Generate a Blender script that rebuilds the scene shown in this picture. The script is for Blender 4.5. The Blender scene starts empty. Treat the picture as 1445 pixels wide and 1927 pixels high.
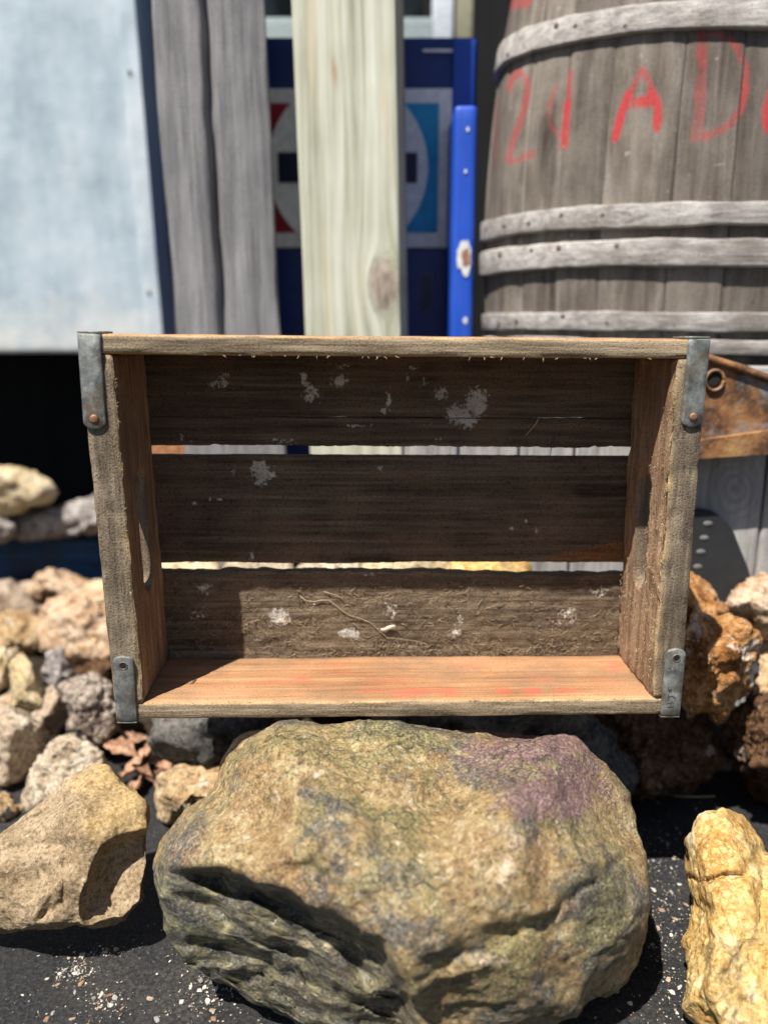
import bpy, bmesh, math, random
import numpy as np
from mathutils import Vector, Matrix, Euler

R = math.radians
random.seed(4)
SC = bpy.context.scene
COL = SC.collection

# ------------------------------------------------------------------ camera, sky, sun, exposure
CAMH, PITCH = 0.52, R(12.9)
FPX, CX, CY = 1447.0, 722.5, 963.5            # photograph is 1445 x 1927
cam_d = bpy.data.cameras.new('camera')
cam = bpy.data.objects.new('camera', cam_d); COL.objects.link(cam)
cam.location = (0, 0, CAMH); cam.rotation_euler = (R(90) - PITCH, 0, 0)
cam_d.sensor_fit = 'HORIZONTAL'; cam_d.sensor_width = 36.0
cam_d.lens = 36.0 * FPX / 1445.0
cam_d.clip_start = 0.02; cam_d.clip_end = 200
cam_d.dof.use_dof = True; cam_d.dof.focus_distance = 0.63; cam_d.dof.aperture_fstop = 3.6
SC.camera = cam

SUNV = Vector((-0.066, -0.09, 0.205)).normalized()     # towards the sun
w = bpy.data.worlds.new('World'); SC.world = w; w.use_nodes = True
sky = w.node_tree.nodes.new('ShaderNodeTexSky'); sky.sky_type = 'NISHITA'; sky.sun_disc = False
sky.sun_elevation = math.asin(SUNV.z); sky.sun_rotation = math.atan2(SUNV.x, SUNV.y) % (2 * math.pi)
bg = w.node_tree.nodes['Background']; bg.inputs[1].default_value = 0.05
w.node_tree.links.new(sky.outputs[0], bg.inputs[0])
sun_d = bpy.data.lights.new('sun', 'SUN'); sun_d.energy = 5.0; sun_d.angle = R(0.53); sun_d.color = (1, 0.95, 0.87)
sun = bpy.data.objects.new('sun', sun_d); COL.objects.link(sun)
sun.rotation_euler = (-SUNV).to_track_quat('-Z', 'Y').to_euler(); sun.location = (-1, -1, 4)
vs = SC.view_settings
vs.view_transform = 'Standard'; vs.look = 'None'; vs.gamma = 1; vs.use_curve_mapping = False; vs.exposure = 0.92

# ------------------------------------------------------------------ pixel geometry
FWD = np.array([0, math.cos(PITCH), -math.sin(PITCH)])
UPV = np.array([0, math.sin(PITCH), math.cos(PITCH)])
RGT = np.array([1.0, 0, 0]); CAM = np.array([0, 0, CAMH])
def ray(u, v): return (u - CX) / FPX * RGT + (CY - v) / FPX * UPV + FWD
def at_y(u, v, y): d = ray(u, v); return CAM + d * (y / d[1])
def at_z(u, v, z): d = ray(u, v); return CAM + d * ((z - CAMH) / d[2])
def to_px(P):
    Q = np.asarray(P) - CAM
    zc = Q @ FWD
    return CX + FPX * (Q @ RGT) / zc, CY - FPX * (Q @ UPV) / zc

# ------------------------------------------------------------------ noise
_rng = np.random.RandomState(11)
_perm = _rng.permutation(256); _perm = np.concatenate([_perm, _perm, _perm])
_g = _rng.normal(size=(256, 3)); _g /= np.linalg.norm(_g, axis=1)[:, None]
def pn(P):
    P = np.asarray(P, float); I = np.floor(P).astype(int); F = P - I; I &= 255
    W = F * F * F * (F * (F * 6 - 15) + 10); out = 0
    for a in (0, 1):
        for b in (0, 1):
            for c in (0, 1):
                h = _perm[_perm[_perm[(I[:, 0] + a) & 255] + ((I[:, 1] + b) & 255)] + ((I[:, 2] + c) & 255)]
                d = (_g[h] * (F - np.array([a, b, c]))).sum(1)
                out = out + d * (W[:, 0] if a else 1 - W[:, 0]) * (W[:, 1] if b else 1 - W[:, 1]) * (W[:, 2] if c else 1 - W[:, 2])
    return out * 1.6
def fbm(P, o=5, gain=.5, lac=2.03):
    s = 0; a = 1; P = np.asarray(P, float)
    for i in range(o): s = s + a * pn(P + i * 17.3); a *= gain; P = P * lac
    return s
def ridged(P, o=4, gain=.5):
    s = 0; a = 1; P = np.asarray(P, float)
    for i in range(o): s = s + a * (1 - np.abs(pn(P + i * 9.1)) * 2); a *= gain; P = P * 2.1
    return s / 2
def sstep(a, b, x): t = np.clip((x - a) / (b - a), 0, 1); return t * t * (3 - 2 * t)

# ------------------------------------------------------------------ object helpers
def mesh_obj(name, V, F, mat=None, parent=None, smooth=True, loc=(0, 0, 0), attrs=None):
    me = bpy.data.meshes.new(name)
    me.from_pydata([tuple(map(float, p)) for p in V], [], [tuple(map(int, f)) for f in F])
    if smooth: me.polygons.foreach_set('use_smooth', [True] * len(me.polygons))
    if attrs:
        for k, a in attrs.items():
            at = me.attributes.new(k, 'FLOAT', 'POINT'); at.data.foreach_set('value', np.asarray(a, np.float32))
    for m in (mat if isinstance(mat, (list, tuple)) else [mat] if mat else []): me.materials.append(m)
    o = bpy.data.objects.new(name, me); COL.objects.link(o); o.location = loc
    if parent: o.parent = parent
    me.update()
    return o
def tag(o, label=None, cat=None, group=None, kind=None):
    if label: o['label'] = label
    if cat: o['category'] = cat
    if group: o['group'] = group
    if kind: o['kind'] = kind
    return o
def empty(name, loc, label, cat, rot=(0, 0, 0), group=None):
    o = bpy.data.objects.new(name, None); COL.objects.link(o); o.location = loc; o.rotation_euler = rot
    o.empty_display_size = .05
    return tag(o, label, cat, group)

def lin(a, b, n, r):
    """coordinates from a to b with extra lines near both ends for the rounding"""
    if b - a < 2.5 * r: return np.linspace(a, b, max(n, 2) + 1)
    return np.concatenate([[a, a + .35 * r, a + r], np.linspace(a + r, b - r, n + 1)[1:-1], [b - r, b - .35 * r, b]])
def rbox(x0, x1, y0, y1, z0, z1, nx, ny, nz, r=.0015, amp=.0006, freq=(25, 60, 60), seed=0, chip=0.0):
    """dense box with rounded, worn edges; returns V, F, N0 (the face normal before rounding)"""
    ax = [lin(x0, x1, nx, r), lin(y0, y1, ny, r), lin(z0, z1, nz, r)]
    idx = {}; V = []; F = []
    def vid(i, j, k):
        t = (i, j, k)
        if t not in idx: idx[t] = len(V); V.append((ax[0][i], ax[1][j], ax[2][k]))
        return idx[t]
    n = [len(a) - 1 for a in ax]
    for i in range(n[0]):
        for j in range(n[1]):
            F.append((vid(i, j, 0), vid(i, j + 1, 0), vid(i + 1, j + 1, 0), vid(i + 1, j, 0)))
            F.append((vid(i, j, n[2]), vid(i + 1, j, n[2]), vid(i + 1, j + 1, n[2]), vid(i, j + 1, n[2])))
        for k in range(n[2]):
            F.append((vid(i, 0, k), vid(i + 1, 0, k), vid(i + 1, 0, k + 1), vid(i, 0, k + 1)))
            F.append((vid(i, n[1], k), vid(i, n[1], k + 1), vid(i + 1, n[1], k + 1), vid(i + 1, n[1], k)))
    for j in range(n[1]):
        for k in range(n[2]):
            F.append((vid(0, j, k), vid(0, j, k + 1), vid(0, j + 1, k + 1), vid(0, j + 1, k)))
            F.append((vid(n[0], j, k), vid(n[0], j + 1, k), vid(n[0], j + 1, k + 1), vid(n[0], j, k + 1)))
    V = np.array(V); lo = np.array([x0, y0, z0]); hi = np.array([x1, y1, z1])
    rr = np.minimum(r, (hi - lo) * .45)
    C = np.clip(V, lo + rr, hi - rr); D = V - C
    L = np.linalg.norm(D / rr, axis=1); L[L == 0] = 1
    m = np.abs(D / rr).max(1)
    V2 = C + D * (m / L)[:, None]
    N = D / rr; nl = np.linalg.norm(N, axis=1); nl[nl == 0] = 1; N = N / nl[:, None]
    f = np.array(freq)
    d = fbm(V * f + seed * 3.7, 4) * amp
    edge = (np.abs(D / rr) > .3).sum(1) >= 2
    if chip: d = d - edge * chip * np.clip(fbm(V * f * 1.7 + seed + 50, 3) + .1, 0, 2)
    V2 = V2 + N * d[:, None]
    return V2, F, N
def tube(pts, rad, n=6, cap=True):
    pts = [np.array(p, float) for p in pts]; V = []; F = []
    rad = [rad] * len(pts) if np.isscalar(rad) else rad
    for i, p in enumerate(pts):
        t = pts[min(i + 1, len(pts) - 1)] - pts[max(i - 1, 0)]; t = t / (np.linalg.norm(t) + 1e-9)
        a = np.cross(t, [.31, .17, .93]); a /= np.linalg.norm(a) + 1e-9; b = np.cross(t, a)
        for j in range(n):
            q = 2 * math.pi * j / n; V.append(p + rad[i] * (math.cos(q) * a + math.sin(q) * b))
    for i in range(len(pts) - 1):
        for j in range(n):
            F.append((i * n + j, i * n + (j + 1) % n, (i + 1) * n + (j + 1) % n, (i + 1) * n + j))
    if cap: F.append(tuple(range(n))[::-1]); F.append(tuple(range((len(pts) - 1) * n, len(pts) * n)))
    return V, F
def join(parts):
    V = []; F = []
    for v, f in parts:
        o = len(V); V += [tuple(p) for p in v]; F += [tuple(i + o for i in q) for q in f]
    return V, F
def disc(r, h, n=16, dome=.5):
    """low domed cap along -Y, base at y=0"""
    V = []; F = []
    rings = [(1, 0), (1, -.5 * h), (.8, -.85 * h), (.45, -h)]
    for q, y in rings:
        for j in range(n): a = 2 * math.pi * j / n; V.append((r * q * math.cos(a), y, r * q * math.sin(a)))
    for i in range(3):
        for j in range(n): F.append((i * n + j, i * n + (j + 1) % n, (i + 1) * n + (j + 1) % n, (i + 1) * n + j))
    F.append(tuple(range(3 * n, 4 * n))); F.append(tuple(range(n))[::-1])
    return V, F
def extrude_outline(pts, y0, y1, bevel=.0):
    """outline in x,z (list) extruded along y with a small bevel towards -y"""
    P = np.array(pts, float); n = len(P); c = P.mean(0)
    V = [(x, y1, z) for x, z in P] + [(x, y0 + bevel, z) for x, z in P]
    d = P - c; q = P - d / np.linalg.norm(d, axis=1)[:, None] * bevel
    V += [(x, y0, z) for x, z in q]
    F = [tuple(range(n))]
    for k in (0, n):
        for i in range(n): F.append((k + i, k + n + i, k + n + (i + 1) % n, k + (i + 1) % n))
    F.append(tuple(range(2 * n, 3 * n))[::-1])
    return V, F

# ------------------------------------------------------------------ material helper
class NT:
    def __init__(s, name, rough=.8, metal=0.0, spec=.35):
        s.m = bpy.data.materials.new(name); s.m.use_nodes = True; s.t = s.m.node_tree; s.n = s.t.nodes
        s.b = s.n['Principled BSDF']; s.b.inputs['Roughness'].default_value = rough
        s.b.inputs['Metallic'].default_value = metal; s.b.inputs['Specular IOR Level'].default_value = spec
        co = s.n.new('ShaderNodeTexCoord'); oi = s.n.new('ShaderNodeObjectInfo')
        vm = s.n.new('ShaderNodeVectorMath'); vm.operation = 'MULTIPLY_ADD'
        cb = s.n.new('ShaderNodeCombineXYZ')
        for i in range(3): s.l(oi.outputs['Random'], cb.inputs[i])
        s.l(cb.outputs[0], vm.inputs[0]); vm.inputs[1].default_value = (7.3, 5.1, 9.7); s.l(co.outputs['Object'], vm.inputs[2])
        s.co = vm.outputs[0]; s.raw = co.outputs['Object']; s.rand = oi.outputs['Random']
    def l(s, a, b): s.t.links.new(a, b)
    def setin(s, sock, v):
        if isinstance(v, bpy.types.NodeSocket): s.l(v, sock)
        elif isinstance(v, (tuple, list)): sock.default_value = tuple(v) + (1,) if len(v) == 3 and len(sock.default_value) == 4 else tuple(v)
        else: sock.default_value = v
    def scale(s, xyz, vec=None):
        m = s.n.new('ShaderNodeMapping'); s.l(vec or s.co, m.inputs[0]); m.inputs['Scale'].default_value = xyz; return m.outputs[0]
    def noise(s, sc, det=5, rough=.55, vec=None, dist=0):
        n = s.n.new('ShaderNodeTexNoise'); s.l(vec or s.co, n.inputs['Vector']); n.inputs['Scale'].default_value = sc
        n.inputs['Detail'].default_value = det; n.inputs['Roughness'].default_value = rough; n.inputs['Distortion'].default_value = dist
        return n.outputs['Fac']
    def voro(s, sc, feature='F1', vec=None, rnd=1):
        n = s.n.new('ShaderNodeTexVoronoi'); n.feature = feature; s.l(vec or s.co, n.inputs['Vector']); n.inputs['Scale'].default_value = sc
        n.inputs['Randomness'].default_value = rnd
        return n.outputs['Distance']
    def ramp(s, f, stops, interp='LINEAR'):
        n = s.n.new('ShaderNodeValToRGB'); s.l(f, n.inputs[0]); e = n.color_ramp; e.interpolation = interp
        while len(e.elements) < len(stops): e.elements.new(.5)
        for el, (p, c) in zip(e.elements, stops):
            el.position = p; el.color = (c, c, c, 1) if np.isscalar(c) else tuple(c) + (1,)
        return n.outputs[0]
    def mix(s, f, a, b, mode='MIX'):
        n = s.n.new('ShaderNodeMix'); n.data_type = 'RGBA'; n.blend_type = mode
        s.setin(n.inputs[0], f); s.setin(n.inputs[6], a); s.setin(n.inputs[7], b); return n.outputs[2]
    def math(s, op, a, b=0.0, c=None, clamp=False):
        n = s.n.new('ShaderNodeMath'); n.operation = op; n.use_clamp = clamp
        s.setin(n.inputs[0], a); s.setin(n.inputs[1], b)
        if c is not None: s.setin(n.inputs[2], c)
        return n.outputs[0]
    def attr(s, name):
        n = s.n.new('ShaderNodeAttribute'); n.attribute_name = name; return n.outputs['Fac']
    def bump(s, h, dist=.001, st=.6, prev=None):
        n = s.n.new('ShaderNodeBump'); s.l(h, n.inputs['Height']); n.inputs['Distance'].default_value = dist; n.inputs['Strength'].default_value = st
        if prev: s.l(prev, n.inputs['Normal'])
        return n.outputs[0]
    def out(s, col, normal=None, rough=None):
        s.setin(s.b.inputs['Base Color'], col)
        if normal: s.l(normal, s.b.inputs['Normal'])
        if rough is not None: s.setin(s.b.inputs['Roughness'], rough)
        return s.m

def wood(name, dark, mid, light, axis=0, grain=(4, 90, 90), fuzz=.4, extra=None, rough=.85, bump=.7, blot=None, bdist=.0012, fine=420):
    """grain runs along `axis`; extra(nt, col) may layer paint or wear on top"""
    t = NT(name, rough, 0, .2)
    sc = [grain[1]] * 3; sc[axis] = grain[0]
    g = t.noise(1, 6, .62, t.scale(sc), .4)
    sc2 = [fine] * 3; sc2[axis] = fine * .05
    g2 = t.noise(1, 4, .6, t.scale(sc2))
    b = t.noise(9, 4, .6)
    f = t.math('ADD', t.math('MULTIPLY', g, .72), t.math('MULTIPLY', g2, .28))
    f = t.math('ADD', f, t.math('MULTIPLY', t.math('SUBTRACT', b, .5), .35))
    col = t.ramp(f, [(.3, dark), (.48, mid), (.7, light)])
    if blot: col = t.mix(t.ramp(t.noise(14, 5, .6), [(.48, 0), (.66, blot[1])]), col, blot[0])
    if extra: col = extra(t, col)
    h = t.math('ADD', t.math('MULTIPLY', g, .6), t.math('MULTIPLY', g2, .6))
    nm = t.bump(h, bdist, bump)
    sp = t.noise(700, 4, .6)
    col = t.mix(t.math('MULTIPLY', t.ramp(sp, [(.34, 1), (.47, 0)]), .35 + fuzz * .4), col, tuple(c * .4 for c in dark))
    nm = t.bump(sp, .0012, fuzz, nm)
    return t.out(col, nm)

def rockmat(name, cols, scale=14, bump=.8, spots=None, pits=0, veins=None, extra=None, rough=.92, fine=160, contrast=(.33, .67), bdist=.003, spec=.18):
    t = NT(name, rough, 0, spec)
    n1 = t.noise(scale, 8, .62, dist=.6); n2 = t.noise(scale * 4.3, 6, .6); n3 = t.noise(fine, 5, .65)
    f = t.math('ADD', t.math('MULTIPLY', n1, .62), t.math('MULTIPLY', n2, .38))
    k = len(cols); a, b = contrast
    col = t.ramp(f, [(a + (b - a) * i / (k - 1), c) for i, c in enumerate(cols)])
    n5 = t.noise(fine * 3.1, 4, .7)
    col = t.mix(t.ramp(n3, [(.34, .75), (.5, 0)]), col, tuple(c * .35 for c in cols[0]))
    col = t.mix(t.ramp(n3, [(.55, 0), (.72, .6)]), col, tuple(min(.85, c * 1.25) for c in cols[-1]))
    col = t.mix(t.ramp(n5, [(.3, .6), (.46, 0)]), col, tuple(c * .5 for c in cols[0]))
    col = t.mix(t.ramp(n5, [(.6, 0), (.72, .55)]), col, tuple(min(.9, c * 1.3) for c in cols[-1]))
    if spots: 
        for c, sc, th in spots:
            col = t.mix(t.ramp(t.noise(sc, 5, .6), [(th, 0), (th + .06, .9)]), col, c)
    if veins: col = t.mix(t.ramp(t.voro(veins[1], 'DISTANCE_TO_EDGE', t.scale((1, 1, 1))), [(.0, .85), (veins[2], 0)]), col, veins[0])
    if extra: col = extra(t, col, n1, n2, n3)
    nm = t.bump(n2, bdist * 4, bump * .6); nm = t.bump(n3, bdist * 2.2, bump, nm); nm = t.bump(n5, bdist * .8, bump, nm)
    if pits: nm = t.bump(t.ramp(t.voro(pits, 'F1'), [(.1, 0), (.45, 1)]), bdist * 1.5, .7, nm)
    return t.out(col, nm)

def metalmat(name, base, rust=None, rough=.5, metal=.6, rth=.55, scale=40, spec=.5):
    t = NT(name, rough, metal, spec)
    n = t.noise(scale, 6, .6); n2 = t.noise(scale * 6, 4, .6)
    col = t.mix(t.ramp(n, [(.32, 0), (.68, 1)]), tuple(c * .42 for c in base), tuple(min(1, c * 1.5) for c in base))
    col = t.mix(t.ramp(n2, [(.62, 0), (.70, .7)]), col, tuple(min(1, c * 2) for c in base))
    if rust: col = t.mix(t.ramp(t.noise(scale * .7, 7, .7), [(rth - .08, 0), (rth + .05, 1)]), col, rust)
    return t.out(col, t.bump(n2, .0006, .5), t.ramp(n, [(.3, rough * .75), (.7, min(1, rough * 1.2))]))

# ------------------------------------------------------------------ ground
def ground_mat():
    t = NT('black ground', .8, 0, .35)
    a = t.noise(300, 6, .7); b = t.noise(25, 5, .6); c = t.voro(260)
    col = t.ramp(a, [(.3, (.010, .010, .011)), (.5, (.030, .030, .032)), (.75, (.085, .085, .085))])
    col = t.mix(t.ramp(b, [(.45, 0), (.75, .5)]), col, (.045, .043, .041))
    col = t.mix(t.ramp(t.noise(520, 2, .5), [(.70, 0), (.73, 1)]), col, (.22, .21, .19))
    col = t.mix(t.ramp(t.noise(7, 6, .65), [(.48, 0), (.70, .55)]), col, t.ramp(a, [(.4, (.05, .045, .04)), (.6, (.15, .135, .115))]))
    nm = t.bump(b, .012, .7); nm = t.bump(a, .007, 1.0, nm); nm = t.bump(c, .003, .6, nm)
    return t.out(col, nm)
def soil_mat():
    return rockmat('soil', [(.015, .011, .008), (.05, .035, .022), (.09, .065, .04)], 30, fine=220, bdist=.004)

n = 60
gx = np.concatenate([[-60, -20, -6], np.linspace(-1.6, 1.6, 81), [6, 20, 60]])
gy = np.concatenate([[-40, -10, -3, -1], np.linspace(0.2, 2.6, 61), [6, 20, 80]])
GV = []; GF = []
for y in gy:
    for x in gx: GV.append((x, y, 0))
GV = np.array(GV); near = (np.abs(GV[:, 0]) < 1.5) & (GV[:, 1] > .2) & (GV[:, 1] < 2.5)
GV[:, 2] = near * fbm(GV * 9, 3) * .004
W = len(gx)
for j in range(len(gy) - 1):
    for i in range(W - 1): GF.append((j * W + i, j * W + i + 1, (j + 1) * W + i + 1, (j + 1) * W + i))
ground = tag(mesh_obj('ground', GV, GF, ground_mat()), kind='structure')

def bank_h(x, y):
    wob = .035 * np.sin(x * 7 + 1)
    r = sstep(.86 + wob, 1.1, y)
    right = sstep(-.42, -.2, x)
    return r * (right * .15 + (1 - right) * .035)
bx = np.linspace(-1.3, 1.3, 131); by = np.linspace(.84, 1.9, 60)
X, Y = np.meshgrid(bx, by); Z = bank_h(X, Y)
P = np.stack([X.ravel(), Y.ravel(), Z.ravel()], 1)
P[:, 2] += fbm(P * 26, 4) * .010 * sstep(.9, 1.0, P[:, 1]) + .006 * sstep(.9, .96, P[:, 1]) - .012 * (1 - sstep(.86, .93, P[:, 1]))
F = [(j * 131 + i, j * 131 + i + 1, (j + 1) * 131 + i + 1, (j + 1) * 131 + i) for j in range(59) for i in range(130)]
tag(mesh_obj('soil_bank', P, F, soil_mat()), kind='structure')

# ------------------------------------------------------------------ rocks
_ico = {}
def ico(sub):
    if sub not in _ico:
        bm = bmesh.new(); bmesh.ops.create_icosphere(bm, subdivisions=sub, radius=1)
        bm.verts.index_update()
        V = np.array([v.co[:] for v in bm.verts]); F = np.array([[v.index for v in f.verts] for f in bm.faces]); bm.free()
        _ico[sub] = (V / np.linalg.norm(V, axis=1)[:, None], F)
    return _ico[sub]
def vnormals(V, F):
    a, b, c = V[F[:, 0]], V[F[:, 1]], V[F[:, 2]]
    fn = np.cross(b - a, c - a); N = np.zeros_like(V)
    for i in range(3): np.add.at(N, F[:, i], fn)
    return N / (np.linalg.norm(N, axis=1)[:, None] + 1e-12)
def polar_outline(pts, nb=360):
    P = np.array(pts, float); P2 = np.roll(P, -1, 0)
    cr = P[:, 0] * P2[:, 1] - P2[:, 0] * P[:, 1]; A = cr.sum() / 2
    c = ((P + P2) * cr[:, None]).sum(0) / (6 * A)
    Rr = np.zeros(nb)
    for k in range(nb):
        a = 2 * math.pi * k / nb; d = np.array([math.cos(a), -math.sin(a)])
        e = P2 - P; q = P - c
        den = d[0] * e[:, 1] - d[1] * e[:, 0]; den[den == 0] = 1e-9
        t = (q[:, 0] * e[:, 1] - q[:, 1] * e[:, 0]) / den
        s = (q[:, 0] * d[1] - q[:, 1] * d[0]) / den
        ok = (s >= -1e-6) & (s <= 1 + 1e-6) & (t > 0)
        Rr[k] = t[ok].max() if ok.any() else Rr[k - 1]
    return c, Rr
def rock(name, label, outline, zc, hd, mat, seed, k=16, npl=16, amp=.10, freq=1.7, sub=5, shear=0, planes=None, group=None,
         disp=.003, dfreq=45, rid=0, rfreq=30, jit=.22, cat='rock', fn=None, attrs=None, terr=0, scal=None):
    """A solid rock: a rounded-facet body of its own thickness (hd metres each way) whose outline follows the given one."""
    D, F = ico(sub); rs = np.random.RandomState(seed)
    if planes is None:
        i = np.arange(npl) + .5; ph = np.arccos(1 - 2 * i / npl); th = math.pi * (1 + 5 ** .5) * i
        Nn = np.stack([np.cos(th) * np.sin(ph), np.sin(th) * np.sin(ph), np.cos(ph)], 1) + rs.normal(size=(npl, 3)) * .28
        Q = np.linalg.qr(rs.normal(size=(3, 3)))[0]; Nn = Nn @ Q
        H = 1 + rs.uniform(-jit, jit * .5, npl)
    else:
        Nn = np.array([p[:3] for p in planes], float); H = np.array([p[3] for p in planes], float)
    Nn /= np.linalg.norm(Nn, axis=1)[:, None]
    S = np.zeros(len(D))
    for q, h in zip(Nn, H): S += np.maximum(D @ q / h, 0) ** k
    P = D * (np.maximum(S, 1e-9) ** (-1 / k))[:, None]
    P = P * (1 + amp * fbm(P * freq + seed * 5.3, 4))[:, None]
    c, RR = polar_outline(outline)
    phi = np.arctan2(P[:, 1], P[:, 0]); rho = np.hypot(P[:, 0], P[:, 1])
    b = ((phi / (2 * math.pi) * 360).astype(int)) % 360
    mx = np.zeros(360); np.maximum.at(mx, b, rho)
    for it in range(3):
        z = mx == 0
        if z.any(): mx[z] = np.maximum(np.roll(mx, 1), np.roll(mx, -1))[z]
    ker = np.hanning(15); ker /= ker.sum()
    mx = np.convolve(np.concatenate([mx[-20:], mx, mx[:20]]), ker, 'same')[20:-20]
    ang = (phi / (2 * math.pi) * 360) % 360
    mxi = np.interp(ang, np.arange(361), np.append(mx, mx[0])); Ri = np.interp(ang, np.arange(361), np.append(RR, RR[0]))
    q = rho / mxi * Ri
    u = c[0] + q * np.cos(phi); v = c[1] - q * np.sin(phi)
    zz = zc - hd * P[:, 2] + shear * P[:, 1]
    def world(u, v, zz): return CAM + zz[:, None] * ((u - CX)[:, None] / FPX * RGT + (CY - v)[:, None] / FPX * UPV + FWD)
    V0 = world(u, v, zz)
    if fn: zz = zz + fn(u, v, P, zz)
    V = world(u, v, zz)
    if np.linalg.det(np.stack([RGT, UPV, -FWD])) < 0: F = F[:, ::-1]
    N0 = vnormals(V0, F); N = vnormals(V, F) + N0 * (1.5 if fn else 0); N /= np.linalg.norm(N, axis=1)[:, None] + 1e-9
    d = disp * fbm(V * dfreq + seed, 6, .63)
    if rid: d = d + rid * (ridged(V * rfreq + seed * 2, 4) - .5)
    if terr: d = d + terr * (np.abs(pn(V * 16 + seed)) - .3) + terr * .6 * (np.abs(pn(V * 40 + seed)) - .3)
    if scal:
        sp_, dep_ = scal; size = np.ptp(V, axis=0); ns_ = int(min(240, max(14, 2.2 * (size[0] * size[1] + size[1] * size[2] + size[0] * size[2]) / sp_ ** 2)))
        S_ = V[rs.choice(len(V), ns_, False)]; hh_ = rs.uniform(0, dep_ * .9, ns_); cc_ = 4 * dep_ / sp_ ** 2 * rs.uniform(.5, 1.4, ns_)
        S_ = V0[rs.choice(len(V), ns_, False)]; Wp = V0 + .10 * sp_ * np.stack([fbm(V * 2.2 / sp_ + 3, 3), fbm(V * 2.2 / sp_ + 13, 3), fbm(V * 2.2 / sp_ + 23, 3)], 1)
        env = np.full(len(V), 1e9)
        for q_, h_, c_ in zip(S_, hh_, cc_): env = np.minimum(env, c_ * ((Wp - q_) ** 2).sum(1) + h_)
        V = V + N0 * (np.minimum(env, 2.2 * dep_) - dep_)[:, None]
    V = V + N * d[:, None]
    base = np.array([V[:, 0].mean(), V[:, 1].mean(), V[:, 2].min()])
    at = attrs(u, v, V, N) if attrs else None
    o = mesh_obj(name, V - base, F, mat, None, True, base, at)
    return tag(o, label, cat, group)

M_tan = rockmat('tan stone', [(.22, .12, .05), (.42, .27, .13), (.58, .43, .25), (.68, .56, .39)], 18, spots=[((.62, .56, .46), 40, .60)])
M_pale = rockmat('pale stone', [(.30, .21, .13), (.52, .41, .29), (.66, .56, .43), (.76, .69, .58)], 22, pits=90, spots=[((.35, .2, .1), 26, .62)])
M_cream = rockmat('cream yellow stone', [(.40, .27, .12), (.60, .46, .25), (.72, .60, .40), (.78, .70, .53)], 20)
M_pink = rockmat('pinkish stone', [(.28, .14, .07), (.54, .35, .21), (.68, .51, .36), (.76, .64, .50)], 20, pits=60, spots=[((.40, .20, .09), 17, .58)])
M_greyb = rockmat('grey brown stone', [(.18, .12, .08), (.44, .33, .23), (.60, .48, .36), (.72, .62, .50)], 20)
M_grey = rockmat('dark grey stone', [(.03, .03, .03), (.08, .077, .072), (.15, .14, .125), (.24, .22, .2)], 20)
M_slab = rockmat('grey slab stone', [(.08, .07, .065), (.25, .22, .205), (.44, .40, .375), (.6, .56, .53)], 26, pits=70)
M_orange = rockmat('rusty orange stone', [(.12, .045, .015), (.34, .15, .045), (.50, .26, .10), (.62, .40, .22)], 22, bump=.7, spots=[((.74, .62, .52), 24, .55), ((.60, .48, .40), 75, .62)])
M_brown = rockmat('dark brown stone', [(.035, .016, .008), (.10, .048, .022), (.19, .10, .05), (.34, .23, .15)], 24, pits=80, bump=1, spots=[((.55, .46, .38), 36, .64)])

def yel_extra(t, col, n1, n2, n3):
    wv = t.n.new('ShaderNodeVectorMath'); wv.operation = 'ADD'; nz_ = t.n.new('ShaderNodeTexNoise'); nz_.inputs['Scale'].default_value = 90; t.l(t.co, nz_.inputs['Vector'])
    sc_ = t.n.new('ShaderNodeVectorMath'); sc_.operation = 'SCALE'; sc_.inputs['Scale'].default_value = .012; t.l(nz_.outputs['Color'], sc_.inputs[0]); t.l(t.co, wv.inputs[0]); t.l(sc_.outputs[0], wv.inputs[1])
    cell = t.math('MAXIMUM', t.ramp(t.voro(150, 'DISTANCE_TO_EDGE', wv.outputs[0]), [(.0, 1), (.2, 0)]), t.ramp(t.voro(60, 'DISTANCE_TO_EDGE', wv.outputs[0]), [(.0, 1), (.10, 0)]))
    col = t.mix(t.math('MULTIPLY', cell, t.ramp(t.noise(22, 5, .65), [(.42, .05), (.62, .8)])), col, (.27, .125, .03))
    col = t.mix(t.ramp(t.noise(13, 5, .6), [(.52, 0), (.66, .8)]), col, (.45, .25, .07))
    return t.mix(t.ramp(t.noise(34, 6, .7), [(.58, 0), (.70, .8)]), col, (.22, .15, .08))
M_yellow = rockmat('yellow ochre stone', [(.34, .18, .045), (.52, .33, .11), (.63, .46, .20), (.72, .62, .40)], 14, fine=190, bump=.5, extra=yel_extra, bdist=.0022, rough=1, spec=.05, spots=[((.70, .60, .44), 19, .60)])

def flat_extra(t, col, n1, n2, n3):
    m = t.math('MULTIPLY', t.attr('crust'), t.ramp(n1, [(.3, .25), (.55, .85)]))
    return t.mix(m, col, t.ramp(n3, [(.3, (.22, .14, .055)), (.5, (.42, .29, .12)), (.7, (.60, .46, .25))]))
M_flat = rockmat('tan brown flint', [(.15, .10, .055), (.25, .18, .105), (.34, .255, .16), (.45, .36, .25)], 14, bump=.5, fine=300, spots=[((.66, .58, .48), 330, .66)], extra=flat_extra, bdist=.0018)

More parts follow.
